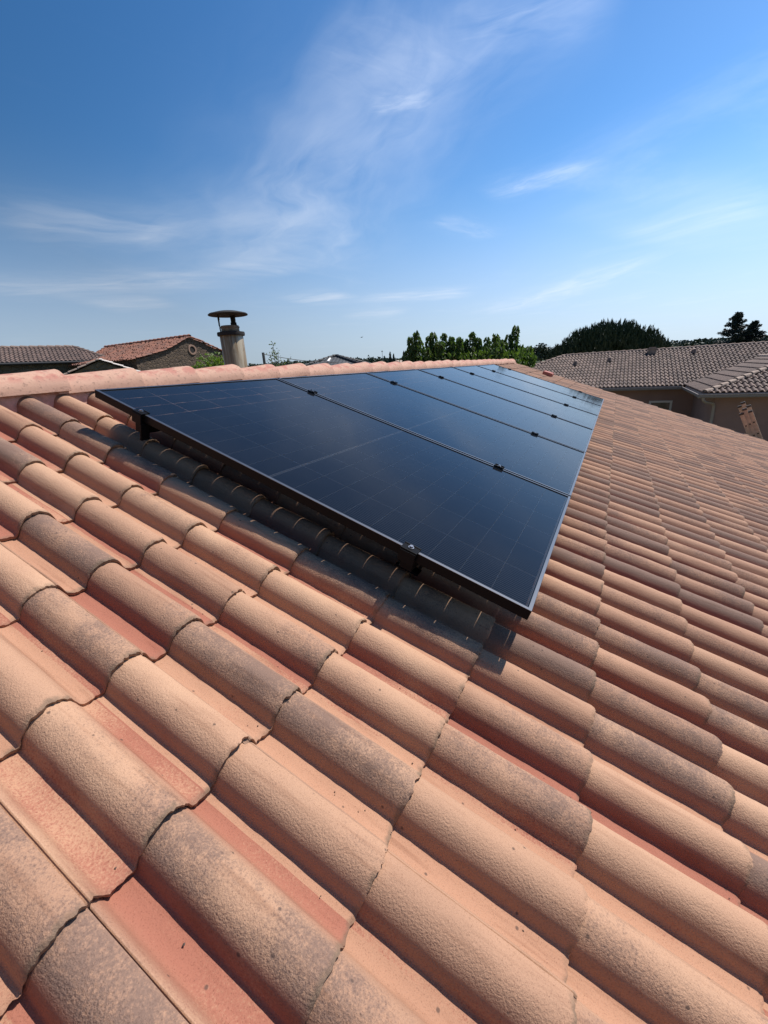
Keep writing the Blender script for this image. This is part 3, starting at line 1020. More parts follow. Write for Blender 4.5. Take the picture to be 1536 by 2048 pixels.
def make_clamp(end):
    root = empty('panel_clamp', (0, 0, 0))
    A = AX
    mb = MB()
    if end:
        mb.box(A[0] * 0.004 + A[2] * 0.0035, (0.034, 0.052, 0.005), A)
        mb.box(A[0] * -0.0135 + A[2] * -0.018, (0.005, 0.050, 0.038), A)
        mb.box(A[0] * 0.0185 + A[2] * 0.0065, (0.005, 0.052, 0.003), A)
    else:
        mb.box(A[2] * 0.0035, (0.032, 0.048, 0.004), A)
        mb.box(A[2] * -0.016, (0.0120, 0.060, 0.034), A)
        for sx in (-1, 1):
            mb.box(A[0] * (0.014 * sx) + A[2] * 0.008, (0.004, 0.048, 0.004), A)
    mb.build('clamp_body', M['clamp'], root, bevel=0.0012)
    b = MB()
    n = 14
    cs = A[0] * (0.004 if end else 0.0)
    for r0, h0, h1 in ((0.0085, 0.006, 0.0085), (0.0055, 0.0085, 0.013)):
        vs = [cs + A[0] * (r0 * math.cos(2 * PI * k / n)) + A[1] * (r0 * math.sin(2 * PI * k / n)) + A[2] * h for h in (h0, h1) for k in range(n)]
        b.add(vs, [(k, (k + 1) % n, n + (k + 1) % n, n + k) for k in range(n)] + [tuple(range(n, 2 * n))])
    b.build('bolt', M['steel'], root)
    return root


mid0, end0 = make_clamp(False), make_clamp(True)
ORD = ['nearest', 'second', 'third', 'fourth', 'fifth', 'farthest']
used = {'m': False, 'e': False}
for j, vv in enumerate(RAIL_V):
    side = 'near the ridge' if j == 0 else 'lower down'
    for i in range(5):
        r = mid0 if not used['m'] else copy_tree(mid0)
        used['m'] = True
        r.location = P(PITCH * (i + 1) - 0.0075, vv, 0)
        tag(r, 'black clamp on the seam between the %s and %s solar panels, %s' % (ORD[i], ORD[i + 1], side), 'clamp', 'clamps holding the solar panels')
    for k in (0, 1):
        r = end0 if not used['e'] else copy_tree(end0)
        used['e'] = True
        r.location = P(0.0 if k == 0 else PITCH * 5 + PW, vv, 0)
        if k: r.rotation_mode = 'AXIS_ANGLE'; r.rotation_axis_angle = (PI, *AX[2])
        tag(r, 'bolted end clamp on the outer edge of the %s solar panel, %s' % ('nearest' if k == 0 else 'farthest', side), 'clamp', 'clamps holding the solar panels')

# ------------------------------------------------------------------ far tiled roofs
def tile_slope(name, mat, parent, porg, o, E, U, s0, s1, t1, clips, pitch=0.18, gauge=0.33, hgt=0.045, sag=None, seed=1):
    """corrugated tile courses on a plane (o, E along the eave, U up the slope), cut by half spaces (point, inward normal)"""
    rng = np.random.default_rng(seed)
    o, E, U = Vector(o), Vector(E).normalized(), Vector(U).normalized()
    N = E.cross(U).normalized()
    if N.z < 0: N = -N
    rolls = int((s1 - s0) / pitch) + 1
    pr = [(0.0, 0.0), (0.12, 0.0), (0.20, 0.35), (0.34, 0.85), (0.5, 1.0), (0.66, 0.85), (0.80, 0.35), (0.88, 0.0)]
    Vs, Fs, Rs, base = [], [], [], 0
    nrow = max(1, round(t1 / gauge)); gauge = t1 / nrow
    oa, Ea, Ua, Na = (np.array(x) for x in (o, E, U, N))
    m = len(pr)
    for i in range(nrow):
        ta, tb = i * gauge, (i + 1) * gauge + 0.02
        for k in range(rolls):
            ss = np.array([(k + a) * pitch + s0 for a, _ in pr] + [(k + 1) * pitch + s0])
            hh = np.array([b * hgt for _, b in pr] + [0.0])
            j = rng.normal(0, 0.004)
            col = []
            for t_, dh in ((ta + j, 0.0), (ta + j, 0.6 * hgt), (tb, 0.0)):
                h = hh + dh if dh else (hh + (0 if t_ == tb else -0.004))
                if sag is not None: h = h - sag * np.sin(np.clip((ss - s0) / (s1 - s0), 0, 1) * np.pi)
                col.append(oa + ss[:, None] * Ea + t_ * Ua + h[:, None] * Na)
            V = np.concatenate(col)
            q = m + 1
            g = np.arange(3 * q).reshape(3, q) + base
            Fs.append(np.stack([g[:-1, :-1], g[:-1, 1:], g[1:, 1:], g[1:, :-1]], -1).reshape(-1, 4))
            Vs.append(V)
            Rs.append(np.tile(rng.random(4), (len(V), 1)))
            base += len(V)
    ob = mesh_np(name, np.concatenate(Vs), np.concatenate(Fs), mat, parent, False, porg)
    a = ob.data.attributes.new('trand', 'FLOAT_COLOR', 'POINT')
    a.data.foreach_set('color', np.concatenate(Rs).astype(np.float32).ravel())
    bm = bmesh.new(); bm.from_mesh(ob.data)
    for pt, nrm in clips:
        bmesh.ops.bisect_plane(bm, geom=bm.verts[:] + bm.edges[:] + bm.faces[:], plane_co=Vector(pt) - Vector(porg), plane_no=Vector(nrm),
                               clear_inner=True, clear_outer=False, dist=1e-5)
    bm.to_mesh(ob.data); bm.free()
    return ob


def cap_run(name, mat, parent, porg, a, b, r=0.11, seg=0.42):
    """a run of half round cap tiles from a (low) to b (high)"""
    a, b = Vector(a), Vector(b)
    d = (b - a).normalized()
    side = d.cross(Vector((0, 0, 1))).normalized()
    up = side.cross(d).normalized()
    L = (b - a).length
    mb = MB()
    k = 0
    n = 9
    while k * seg < L:
        p0 = a + d * (k * seg); p1 = a + d * min(L, (k + 1) * seg + 0.04)
        vs = []
        for p, rr, lf in ((p0, r * 1.08, 0.03), (p1, r * 0.92, 0.0)):
            for i in range(n):
                an = PI * i / (n - 1)
                vs.append(p + side * (math.cos(an) * rr) + up * (math.sin(an) * rr * 0.85 + lf - 0.01))
        mb.add(vs, [(i, i + 1, n + i + 1, n + i) for i in range(n - 1)] + [tuple(range(n))])
        k += 1
    return mb.build(name, mat, parent, porg, True)


def prism(mb, base, top_pts, faces):
    mb.add(list(base) + list(top_pts), faces)


# ---- the neighbouring house on the right: main range along Y with a hipped wing towards us
def neighbour():
    og = Vector((28.0, -4.0, 0))
    h = empty('neighbour_house', og, 'single storey rose rendered house with brown barrel tile roof, beyond the gable on the right', 'house')
    eX, eZ, rX, rZ = 25.32, 3.02, 31.0, 4.84
    sl_ = (rZ - eZ) / (rX - eX)
    yL, yR = 1.37 + (rX - eX), -16.0
    hipN = 1.37
    U = Vector((1, 0, sl_))
    # front slope of the main range
    tile_slope('roof', M['far_grey'], h, og, (eX, yR, eZ), (0, 1, 0), U, 0, yL - yR, math.hypot(rX - eX, rZ - eZ) - 0.05,
                    [((rX, hipN, 0), (-1.0, -1.0, 0))], 0.19, 0.45, 0.070, seed=3)
    # hip end towards +Y
    tile_slope('hip_end', M['far_grey'], h, og, (eX, yL, eZ), (1, 0, 0), (0, -1, sl_), 0, 2 * (rX - eX), 6.0,
               [((rX, hipN, 0), (-1.0, 1.0, 0)), ((rX, hipN, 0), (1.0, 1.0, 0))], 0.19, 0.45, 0.070, seed=4)
    mb = MB()
    bX = 2 * rX - eX
    mb.add([(rX, hipN, rZ - 0.02), (rX, yR, rZ - 0.02), (bX, yR, eZ), (bX, yL, eZ)], [(0, 1, 2, 3)])
    mb.build('back_roof', M['cap_brown'], h, og)
    cap_run('ridge_cap', M['cap_brown'], h, og, (rX, yR, rZ), (rX, hipN, rZ + 0.01))
    cap_run('hip_cap', M['cap_brown'], h, og, (eX, yL, eZ + 0.03), (rX, hipN, rZ + 0.03), 0.10)
    # wing
    wx, wy, wn = 19.98, -4.90, -11.9
    hw = (wy - wn) / 2
    wz = 3.02
    pk = (wx + hw, wy - hw, wz + sl_ * hw)
    tile_slope('wing_roof', M['far_brown'], h, og, (wx, wn, wz), (0, 1, 0), (1, 0, sl_), 0, wy - wn, math.hypot(hw, hw * sl_) + 0.1,
               [((wx, wy, 0), (-1, -1, 0)), ((wx, wn, 0), (-1, 1, 0))],
               0.19, 0.45, 0.070, seed=5)
    tile_slope('wing_roof_side', M['far_brown'], h, og, (wx, wy, wz), (1, 0, 0), (0, -1, sl_), 0, 14.0, math.hypot(hw, hw * sl_) + 0.05,
               [((wx, wy, 0), (1, 1, 0)), ((25.32, wy, 0), (-1, -1, 0))], 0.19, 0.45, 0.070, seed=6)
    tile_slope('wing_roof_back', M['far_brown'], h, og, (wx, wn, wz), (1, 0, 0), (0, 1, sl_), 0, 12.0, math.hypot(hw, hw * sl_) + 0.05,
               [((wx, wn, 0), (1, -1, 0))], 0.36, 0.66, 0.05, seed=7)
    cap_run('hip_cap', M['cap_tan'], h, og, (wx + 0.05, wy - 0.05, wz + 0.05), (pk[0], pk[1], pk[2] + 0.05), 0.105, 0.40)
    cap_run('hip_cap', M['cap_tan'], h, og, (wx + 0.05, wn + 0.05, wz + 0.05), (pk[0], pk[1], pk[2] + 0.05), 0.105, 0.40)
    cap_run('ridge_cap', M['cap_tan'], h, og, (pk[0] + 6, pk[1], pk[2] + 0.05), (pk[0], pk[1], pk[2] + 0.05), 0.105, 0.40)
    # walls
    w = MB()
    m_ = 0.48
    x0, x1, y0, y1 = eX + m_, bX - m_, yR + m_, yL - m_
    zt = eZ - 0.02
    w.add([(x0, y0, 0), (x1, y0, 0), (x1, y1, 0), (x0, y1, 0), (x0, y0, zt), (x1, y0, zt), (x1, y1, zt), (x0, y1, zt)],
          [(0, 1, 5, 4), (1, 2, 6, 5), (2, 3, 7, 6), (3, 0, 4, 7), (4, 5, 6, 7)])
    a0, a1 = wx + m_, eX + m_ - 0.003
    b0, b1 = wn + m_, wy - m_
    w.add([(a0, b0, 0), (a1, b0, 0), (a1, b1, 0), (a0, b1, 0), (a0, b0, zt - 0.003), (a1, b0, zt - 0.003), (a1, b1, zt - 0.003), (a0, b1, zt - 0.003)],
          [(0, 1, 5, 4), (2, 3, 7, 6), (3, 0, 4, 7), (4, 5, 6, 7)])
    w.build('wall', M['stucco_rose'], h, og)
    s = MB()
    s.box(((eX + x0) / 2 + 0.02, (yL + wy) / 2 + 0.2, eZ - 0.045), (x0 - eX, yL - wy - 0.6, 0.02))
    s.box(((wx + a0) / 2 + 0.02, (wy + wn) / 2, wz - 0.045), (a0 - wx, wy - wn - 0.1, 0.02))
    s.box(((a0 + eX) / 2, (wy + b1) / 2 - 0.02, wz - 0.048), (eX - a0, wy - b1, 0.02))
    s.build('soffit', M['trim'], h, og)

    def gutter(p, q, outward):
        g = MB()
        p, q, ow = Vector(p), Vector(q), Vector(outward)
        sec = [(0.0, 0.02), (0.0, -0.13), (0.035, -0.16), (0.10, -0.16), (0.135, -0.12), (0.135, -0.05), (0.150, -0.045), (0.150, -0.02), (0.12, -0.02), (0.11, -0.10), (0.02, -0.10)]
        n = len(sec)
        vs = [b + ow * a + Vector((0, 0, z)) for b in (p, q) for a, z in sec]
        g.add(vs, [(k, (k + 1) % n, n + (k + 1) % n, n + k) for k in range(n)] + [tuple(range(n)), tuple(range(n, 2 * n))])
        g.build('gutter', M['gutter'], h, og)
    gutter((eX, wy + 0.15, eZ), (eX, yL, eZ), (-1, 0, 0))
    gutter((wx + 0.0, wn, wz), (wx + 0.0, wy + 0.15, wz), (-1, 0, 0))
    gutter((wx + 0.002, wy, wz), (eX - 0.152, wy, wz), (0, 1, 0))
    d = MB()
    d.tube([(wx - 0.06, wy - 0.02, wz - 0.14), (wx - 0.06, wy - 0.03, wz - 0.24), (wx + 0.02, wy - 0.12, wz - 0.32), (wx + 0.33, wy - 0.42, wz - 0.40),
            (wx + 0.40, wy - 0.48, wz - 0.50), (wx + 0.40, wy - 0.49, wz - 0.7), (wx + 0.40, wy - 0.49, 0.0)], 0.052, 12)
    d.build('downpipe', M['pipe'], h, og, True)
    # window with pale surround in the main wall
    f = MB()
    wyc, wz0, wz1, hw_ = -4.0, 1.3, 2.18, 0.42
    for (cy, cz, sy, sz) in ((wyc, wz1 + 0.05, 2 * hw_ + 0.2, 0.1), (wyc, wz0 - 0.05, 2 * hw_ + 0.2, 0.1), (wyc - hw_ - 0.05, (wz0 + wz1) / 2, 0.1, wz1 - wz0), (wyc + hw_ + 0.05, (wz0 + wz1) / 2, 0.1, wz1 - wz0)):
        f.box((x0 - 0.01, cy, cz), (0.05, sy, sz))
    fo = f.build('window', M['trim'], h, og)
    g = MB(); g.box((x0 - 0.004, wyc, (wz0 + wz1) / 2), (0.012, 2 * hw_, wz1 - wz0)); g.build('pane', M['glass'], fo, og)
    # vents and the small chimney on the front slope
    N = Vector((-sl_, 0, 1)).normalized()

    def on(y, x):
        return Vector((x, y, eZ + (x - eX) * sl_))
    for y, x in ((0.5, 29.1), (-1.35, 29.4), (-5.6, 30.0)):
        v = MB()
        c = on(y, x)
        v.tube([c + Vector((-0.16, 0, 0.0)), c + Vector((-0.12, 0, 0.14)), c + Vector((0.12, 0, 0.17)), c + Vector((0.3, 0, 0.10))], [0.10, 0.13, 0.12, 0.05], 10)
        v.build('roof_vent', M['cap_brown'], h, og, True)
    c = on(-3.55, 30.35)
    v = MB(); v.box(c + Vector((0, 0, 0.02)), (0.40, 0.42, 0.50)); v.box(c + Vector((0, 0, 0.30)), (0.5, 0.52, 0.05)); v.box(c + Vector((0, 0, 0.355)), (0.34, 0.36, 0.06))
    v.build('chimney', M['cap_tan'], h, og)


neighbour()


# ---- ladder leaning on the gable
def ladder():
    top = Vector((10.62, -4.20, 3.42)); foot = Vector((11.55, -5.95, 0.0))
    up = (top - foot).normalized()
    wdir = Vector((0.98, -0.20, 0)); wdir = (wdir - up * wdir.dot(up)).normalized()
    dep = up.cross(wdir).normalized()
    root = empty('extension_ladder', foot, 'pale three section extension ladder sticking up behind the edge of the tiled roof', 'ladder')
    for s, (dl, hw, cut) in enumerate(((0.0, 0.20, 0.07), (-0.068, 0.17, 0.0), (-0.136, 0.14, 0.10))):
        st = MB()
        base = foot + dep * dl
        L = (top - foot).length - cut
        for sx in (-1, 1):
            st.box(base + wdir * (hw * sx) + up * (L / 2), (0.028, 0.072, L), (wdir, dep, up))
        so_ = st.build('ladder_section', M['ladder'], root, foot)
        k = 0
        z = 0.25
        while z < L - 0.1:
            ru = MB()
            ru.tube([base + wdir * (-hw - 0.017) + up * z, base + wdir * (hw + 0.017) + up * z], 0.016, 8)
            ru.build('rung', M['hole'], so_, foot, True)
            z += 0.28
        for sx in (-1, 1):
            cp = MB()
            cp.box(base + wdir * (hw * sx) + up * (L + 0.018), (0.036, 0.080, 0.045), (wdir, dep, up))
            cp.build('end_cap', M['ladder_cap'], so_, foot, bevel=0.008)


ladder()


# ---- long brown roofed house, left
def gable_box(w, pts_base, zt):
    pass


def left_house():
    a = Vector((0.913, -0.407, 0)).normalized()          # along the ridge, to the right
    f_ = Vector((-0.407, -0.913, 0)).normalized()        # towards us
    rR = Vector((15.7, 30.1, 7.22))                       # right end of the ridge
    og = Vector((rR.x - 5 * a.x, rR.y - 5 * a.y, 0))
    h = empty('long_house', og, 'long old house with dark brown tiled roof and shaded wall at the left edge', 'house')
    run, drop = 3.0, 1.02
    eR = rR + f_ * run + a * 1.7 - Vector((0, 0, drop))
    Ln = 16.0
    eL = eR - a * Ln
    U = (-f_ * run + Vector((0, 0, drop))).normalized()
    hipn = a.cross(Vector((0, 0, 1)))
    # cut by the hip line on the right
    hd = (rR - eR); hd.z = 0; hn = Vector((0, 0, 1)).cross(hd).normalized()
    if hn.dot(a) > 0: hn = -hn
    tile_slope('roof', M['far_brown'], h, og, eL, a, U, 0, Ln, math.hypot(run, drop), [(eR, hn)], 0.21, 0.40, 0.055, seed=11)
    mb = MB()
    rL = rR - a * (Ln - 2)
    bR = rR - f_ * run + a * 1.7 - Vector((0, 0, drop)); bL = bR - a * Ln
    mb.add([rR, rL, bL, bR, eR], [(0, 1, 2, 3), (0, 3, 4)])
    mb.build('back_roof', M['cap_brown'], h, og)
    cap_run('ridge_cap', M['cap_brown'], h, og, rL, rR, 0.12, 0.45)
    cap_run('hip_cap', M['cap_brown'], h, og, eR, rR, 0.12, 0.45)
    w = MB()
    i = 0.30
    q = [eL + a * i - f_ * i, eR - a * (i + 0.2) - f_ * i, bR - a * (i + 0.2) + f_ * i, bL + a * i + f_ * i]
    zt = eR.z - 0.04
    vs = [(p.x, p.y, 0) for p in q] + [(p.x, p.y, zt) for p in q]
    w.add(vs, [(0, 1, 5, 4), (1, 2, 6, 5), (2, 3, 7, 6), (3, 0, 4, 7), (4, 5, 6, 7)])
    w.build('wall', M['stone_dark'], h, og)
    g = MB(); g.tube([eL + f_ * 0.06 - Vector((0, 0, 0.06)), eR + f_ * 0.06 - Vector((0, 0, 0.06))], 0.07, 8)
    g.build('gutter', M['slate_cap'], h, og)


left_house()


# ---- stone house with orange tiles
def stone_house():
    yF, yB = 21.5, 30.3
    xA, zA, hwid = 17.9, 7.22, 3.75
    sl_ = 0.335
    og = Vector((xA, 26, 0))
    h = empty('stone_house', og, 'rubble stone house with orange tiled roof and round hole in its gable', 'house')
    xl, xr = xA - hwid, xA + hwid
    ze = zA - sl_ * hwid
    w = MB()
    V = []
    n = 7
    # the gable's left slope sags
    def zroof(x):
        t_ = abs(x - xA) / hwid
        return zA - sl_ * abs(x - xA) - (0.16 * math.sin(PI * t_) if x < xA else 0)
    xs = [xl + 0.02 + (xr - xl - 0.04) * k / 16 for k in range(17)]
    for y in (yF, yB):
        V += [(x, y, 0) for x in xs] + [(x, y, zroof(x) - 0.05) for x in xs]
    m = 17
    F = []
    for k in range(m - 1):
        F.append((k, k + 1, m + k + 1, m + k))
        F.append((2 * m + k, 3 * m + k, 3 * m + k + 1, 2 * m + k + 1))
        F.append((m + k, m + k + 1, 3 * m + k + 1, 3 * m + k))
    F += [(0, m, 3 * m, 2 * m), (m - 1, 3 * m - 1, 4 * m - 1, 2 * m - 1)]
    w.add(V, F)
    w.build('wall', M['stone'], h, og)
    # roof slopes follow the sag: strips of tile courses
    rng = np.random.default_rng(31)
    for side in (-1, 1):
        Vs, Fs, Rs, base = [], [], [], 0
        courses = 12
        pr = [(0, 0), (0.15, 0), (0.32, 0.8), (0.5, 1), (0.68, 0.8), (0.85, 0)]
        pitch = 0.21
        nr = int((yB - yF + 0.3) / pitch)
        for c in range(courses):
            xa = xA + side * (hwid + 0.25) * (1 - c / courses)
            xb = xA + side * (hwid + 0.25) * (1 - (c + 1.08) / courses)
            for k in range(nr):
                ys = np.array([yF - 0.12 + (k + q) * pitch for q, _ in pr] + [yF - 0.12 + (k + 1) * pitch]) + rng.normal(0, 0.015)
                hh = np.array([b * 0.07 for _, b in pr] + [0.0]) + rng.normal(0, 0.014)
                jx = rng.normal(0, 0.03)
                V = np.concatenate([np.stack([np.full(7, xa + jx), ys, zroof(xa) + hh + d], 1) for d in (-0.02, 0.035)] + [np.stack([np.full(7, xb), ys, zroof(xb) + hh], 1)])
                g = np.arange(21).reshape(3, 7) + base
                Fs.append(np.stack([g[:-1, :-1], g[:-1, 1:], g[1:, 1:], g[1:, :-1]], -1).reshape(-1, 4))
                Vs.append(V); Rs.append(np.tile(rng.random(4), (21, 1))); base += 21
        o = mesh_np('roof', np.concatenate(Vs), np.concatenate(Fs), M['far_red'], h, False, og)
        a = o.data.attributes.new('trand', 'FLOAT_COLOR', 'POINT')
        a.data.foreach_set('color', np.concatenate(Rs).astype(np.float32).ravel())
    cap_run('ridge_cap', M['far_red'], h, og, (xA, yB, zA + 0.02), (xA, yF - 0.1, zA + 0.02), 0.12, 0.42)
    # round vent hole with a paler ring
    hx, hz = 17.95, 6.47
    r = MB()
    n = 20
    vs = [(hx + rr * math.cos(2 * PI * k / n), yF - d, hz + rr * math.sin(2 * PI * k / n)) for rr, d in ((0.30, 0.0), (0.29, 0.05), (0.20, 0.05), (0.19, -0.02)) for k in range(n)]
    r.add(vs, [(i * n + k, i * n + (k + 1) % n, (i + 1) * n + (k + 1) % n, (i + 1) * n + k) for i in range(3) for k in range(n)])
    ro = r.build('round_vent', simple('vent_ring', (0.27, 0.17, 0.12), 0.9), h, og)
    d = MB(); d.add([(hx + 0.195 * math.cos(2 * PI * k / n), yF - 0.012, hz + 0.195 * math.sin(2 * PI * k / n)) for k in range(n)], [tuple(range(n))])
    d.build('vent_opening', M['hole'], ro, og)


stone_house()


# ---- low shed between them
def shed():
    ap = Vector((11.85, 20.8, 5.88))
    a = Vector((0.86, -0.51, 0)).normalized()      # along the gable, to the right
    b = Vector((0.51, 0.86, 0)).normalized()       # away from us
    og = Vector((ap.x, ap.y, 0))
    h = empty('stone_shed', og, 'low stone shed with mossy grey roof in front of the orange roofed house', 'shed')
    hw, sl_ = 2.6, 0.42
    L = -Vector(a) * hw + Vector((0, 0, -sl_ * hw)); R_ = Vector(a) * hw + Vector((0, 0, -sl_ * hw))
    w = MB()
    back = b * 5
    pts = [og - a * (hw - 0.1), og + a * (hw - 0.1)]
    vs = []
    for off in (Vector(), back):
        vs += [pts[0] + off, pts[1] + off, pts[1] + off + Vector((0, 0, ap.z - sl_ * (hw - 0.1) - 0.05)), og + off + Vector((0, 0, ap.z - 0.05)), pts[0] + off + Vector((0, 0, ap.z - sl_ * (hw - 0.1) - 0.05))]
    w.add(vs, [(0, 1, 2, 3, 4), (9, 8, 7, 6, 5), (0, 4, 9, 5), (1, 6, 7, 2), (4, 3, 8, 9), (3, 2, 7, 8)])
    w.build('wall', M['stone_dark'], h, og)
    for sgn in (-1, 1):
        U = (-a * sgn + Vector((0, 0, sl_))).normalized()
        eav = ap + a * (sgn * hw) - Vector((0, 0, sl_ * hw)) - b * 0.1
        tile_slope('roof', M['far_moss'], h, og, eav, b, U, 0, 5.2, math.hypot(hw, hw * sl_), [], 0.22, 0.40, 0.03, seed=40 + sgn)
    for sgn, m in ((-1, M['cap_tan']), (1, M['trim'])):
        cap_run('verge_cap', m, h, og, ap + a * (sgn * hw) - Vector((0, 0, sl_ * hw - 0.02)) - b * 0.1, ap - b * 0.1 + Vector((0, 0, 0.02)), 0.075, 0.45)


shed()


# ---- dark slate pyramid roof, farther off behind the ridge
def slate_house():
    ap = Vector((32.2, 20.5, 6.05))
    og = Vector((ap.x, ap.y, 0))
    h = empty('slate_house', og, 'house with dark slate pyramid roof showing above the ridge tiles', 'house')
    hw, dz = 6.4, 2.1
    ang = 0.35
    cs = []
    for k in range(4):
        t_ = ang + PI / 4 + k * PI / 2
        cs.append(Vector((ap.x + hw * 1.414 * math.cos(t_), ap.y + hw * 1.414 * math.sin(t_), ap.z - dz)))
    for k in range(4):
        p, q = cs[k], cs[(k + 1) % 4]
        E = (q - p).normalized(); mid = (p + q) / 2
        U = (ap - mid).normalized()
        hin = []
        for c, sg in ((p, 1), (q, -1)):
            d = (ap - c); d.z = 0
            nn = Vector((0, 0, 1)).cross(d).normalized()
            if nn.dot(mid - c) < 0: nn = -nn
            hin.append((c, nn))
        tile_slope('roof', M['slate'], h, og, p, E, U, 0, (q - p).length, (ap - mid).length, hin, 0.33, 0.40, 0.02, seed=50 + k)
        cap_run('hip_cap', M['slate_cap'], h, og, p + Vector((0, 0, 0.05)), ap + Vector((0, 0, 0.05)), 0.14, 0.5)
    w = MB()
    q = [ap + (c - ap) * 0.92 for c in cs]
    vs = [(p.x, p.y, 0) for p in q] + [(p.x, p.y, ap.z - dz - 0.05) for p in q]
    w.add(vs, [(0, 1, 5, 4), (1, 2, 6, 5), (2, 3, 7, 6), (3, 0, 4, 7), (4, 5, 6, 7)])
    w.build('wall', M['stucco'], h, og)
    # small skylight strip facing us
    s = MB()
    mid = None
    best = min(range(4), key=lambda k: ((cs[k] + cs[(k + 1) % 4]) / 2 - CAM).length)
    p, q2 = cs[best], cs[(best + 1) % 4]
    E = (q2 - p).normalized(); md = (p + q2) / 2; U = (ap - md).normalized(); N = E.cross(U).normalized()
    if N.z < 0: N = -N
    s.box(ap + (md - ap) * 0.17 + E * -0.35 + N * 0.06, (0.16, 0.90, 0.07), (E, U, N))
    s.build('skylight', M['stucco_white'], h, og)


slate_house()


def far_house():
    c = Vector((CAM.x + 150 * math.cos(math.radians(25.9)), CAM.y + 150 * math.sin(math.radians(25.9)), 0))
    h = empty('white_house', c, 'tiny white house among cypresses on the far hillside', 'house')
    w = MB()
    vs = []
    for x in (-2.2, 2.2):
        vs += [c + Vector((x, -1.9, 0)), c + Vector((x, 1.9, 0)), c + Vector((x, 1.9, 6.7)), c + Vector((x, 0, 7.5)), c + Vector((x, -1.9, 6.7))]
    w.add(vs, [(0, 4, 3, 2, 1), (5, 6, 7, 8, 9), (0, 5, 9, 4), (1, 2, 7, 6), (4, 9, 8, 3), (3, 8, 7, 2)])
    w.build('wall', M['stucco_white'], h, c)
    r = MB()
    for s in (-1, 1):
        r.add([c + Vector((-2.4, s * 2.2, 6.62)), c + Vector((2.4, s * 2.2, 6.62)), c + Vector((2.4, 0, 7.56)), c + Vector((-2.4, 0, 7.56))], [(0, 1, 2, 3)])
    r.build('roof', M['cap_tan'], h, c)


far_house()

# ------------------------------------------------------------------ trees
def limb_mesh(root, og, segs, mat=None, name='trunk'):
    mb = MB()
    for pts, rad in segs:
        mb.tube(pts, rad, 8)
    return mb.build(name, mat or M['bark'], root, og, True)


SHOOTS = [(12.32, 3.99, 5.72), (12.24, 4.17, 5.57), (12.53, 3.49, 5.65), (12.47, 3.62, 5.56), (12.64, 3.18, 5.61), (12.72, 2.95, 5.48), (12.8, 2.74, 5.39),
          (12.86, 2.54, 5.39), (12.92, 2.33, 5.57), (12.98, 2.15, 5.41), (13.05, 1.89, 5.41), (13.13, 1.58, 5.34), (13.17, 1.4, 5.29), (13.2, 1.26, 5.42),
          (13.24, 1.06, 5.66), (13.28, 0.88, 5.11), (13.32, 0.64, 5.06), (12.19, 4.28, 5.17)]


def fruit_tree():
    rng = np.random.default_rng(17)
    og = Vector((12.9, 2.4, 0))
    root = empty('fruit_tree', og, 'leafy fruit tree with upright drooping shoots behind the far end of the ridge', 'tree')
    segs = [([(12.9, 2.4, 0), (12.92, 2.42, 1.2), (12.88, 2.38, 2.0)], [0.16, 0.13, 0.12])]
    sh = [np.array(s) for s in SHOOTS]
    for i in range(36):      # shoots in front of and behind the silhouette
        s = np.array(SHOOTS[rng.integers(len(SHOOTS))]) + np.array([rng.normal(0, 0.5), rng.normal(0, 0.25), -rng.uniform(0.05, 0.5)])
        sh.append(s)
    Vs, Fs, b = [], [], 0
    limbs = [np.array([12.9 + 0.4 * math.cos(t), 2.4 + 1.0 * math.sin(t), 3.2]) for t in np.linspace(0, 2 * PI, 7)[:-1]]
    for l in limbs:
        segs.append(([(12.88, 2.38, 1.9), tuple((np.array([12.88, 2.38, 1.9]) + l) / 2 + np.array([0, 0, 0.15])), tuple(l)], [0.09, 0.06, 0.045]))
    for s in sh:
        l = min(limbs, key=lambda q: np.linalg.norm(q[:2] - s[:2]))
        basep = np.array([l[0] * 0.25 + s[0] * 0.75, l[1] * 0.25 + s[1] * 0.75, 4.0])
        segs.append(([tuple(l), tuple(basep), tuple(s - np.array([0, 0, 0.05]))], [0.03, 0.022, 0.006]))
        top = s
        ln = s[2] - 4.15
        n = int(190 * ln)
        t_ = rng.uniform(0, 1, n) ** 1.15
        ctr = top[None, :] + (basep - top)[None, :] * t_[:, None]
        a = rng.uniform(0, 2 * PI, n)
        rr = 0.03 + (0.05 + 0.10 * np.sqrt(t_)) * rng.uniform(0.4, 1, n)
        outw = np.stack([np.cos(a), np.sin(a), np.zeros(n)], 1)
        ctr = ctr + outw * rr[:, None]
        ctr[:, 2] -= 0.03
        ctr[:, 2] = np.minimum(ctr[:, 2], top[2] - 0.02)
        dr = outw * 0.55 + np.array([0, 0, -1.0]) + rng.normal(0, 0.28, (n, 3))
        V, F = leaves_np(ctr, dr, rng.uniform(0.12, 0.19, n), rng.uniform(0.055, 0.080, n), rng, 0.2)
        Vs.append(V); Fs.append(F + b); b += len(V)
    # fuller mass lower down
    n = 9000
    ctr = np.stack([rng.normal(12.95, 0.55, n), rng.uniform(0.55, 4.35, n), rng.uniform(3.3, 4.98, n)], 1)
    lump = vnoise(ctr[:, 1] * 2.6, ctr[:, 2] * 1.6, 77)
    keep = lump > 0.36
    ctr = ctr[keep]
    n = len(ctr)
    V, F = leaves_np(ctr, np.array([0, 0, -1.0]) + rng.normal(0, 0.5, (n, 3)), rng.uniform(0.11, 0.17, n), rng.uniform(0.045, 0.068, n), rng, 0.2)
    Vs.append(V); Fs.append(F + b)
    limb_mesh(root, og, segs)
    mesh_np('crown', np.concatenate(Vs), np.concatenate(Fs), M['leaf_fruit'], root, False, og)


fruit_tree()


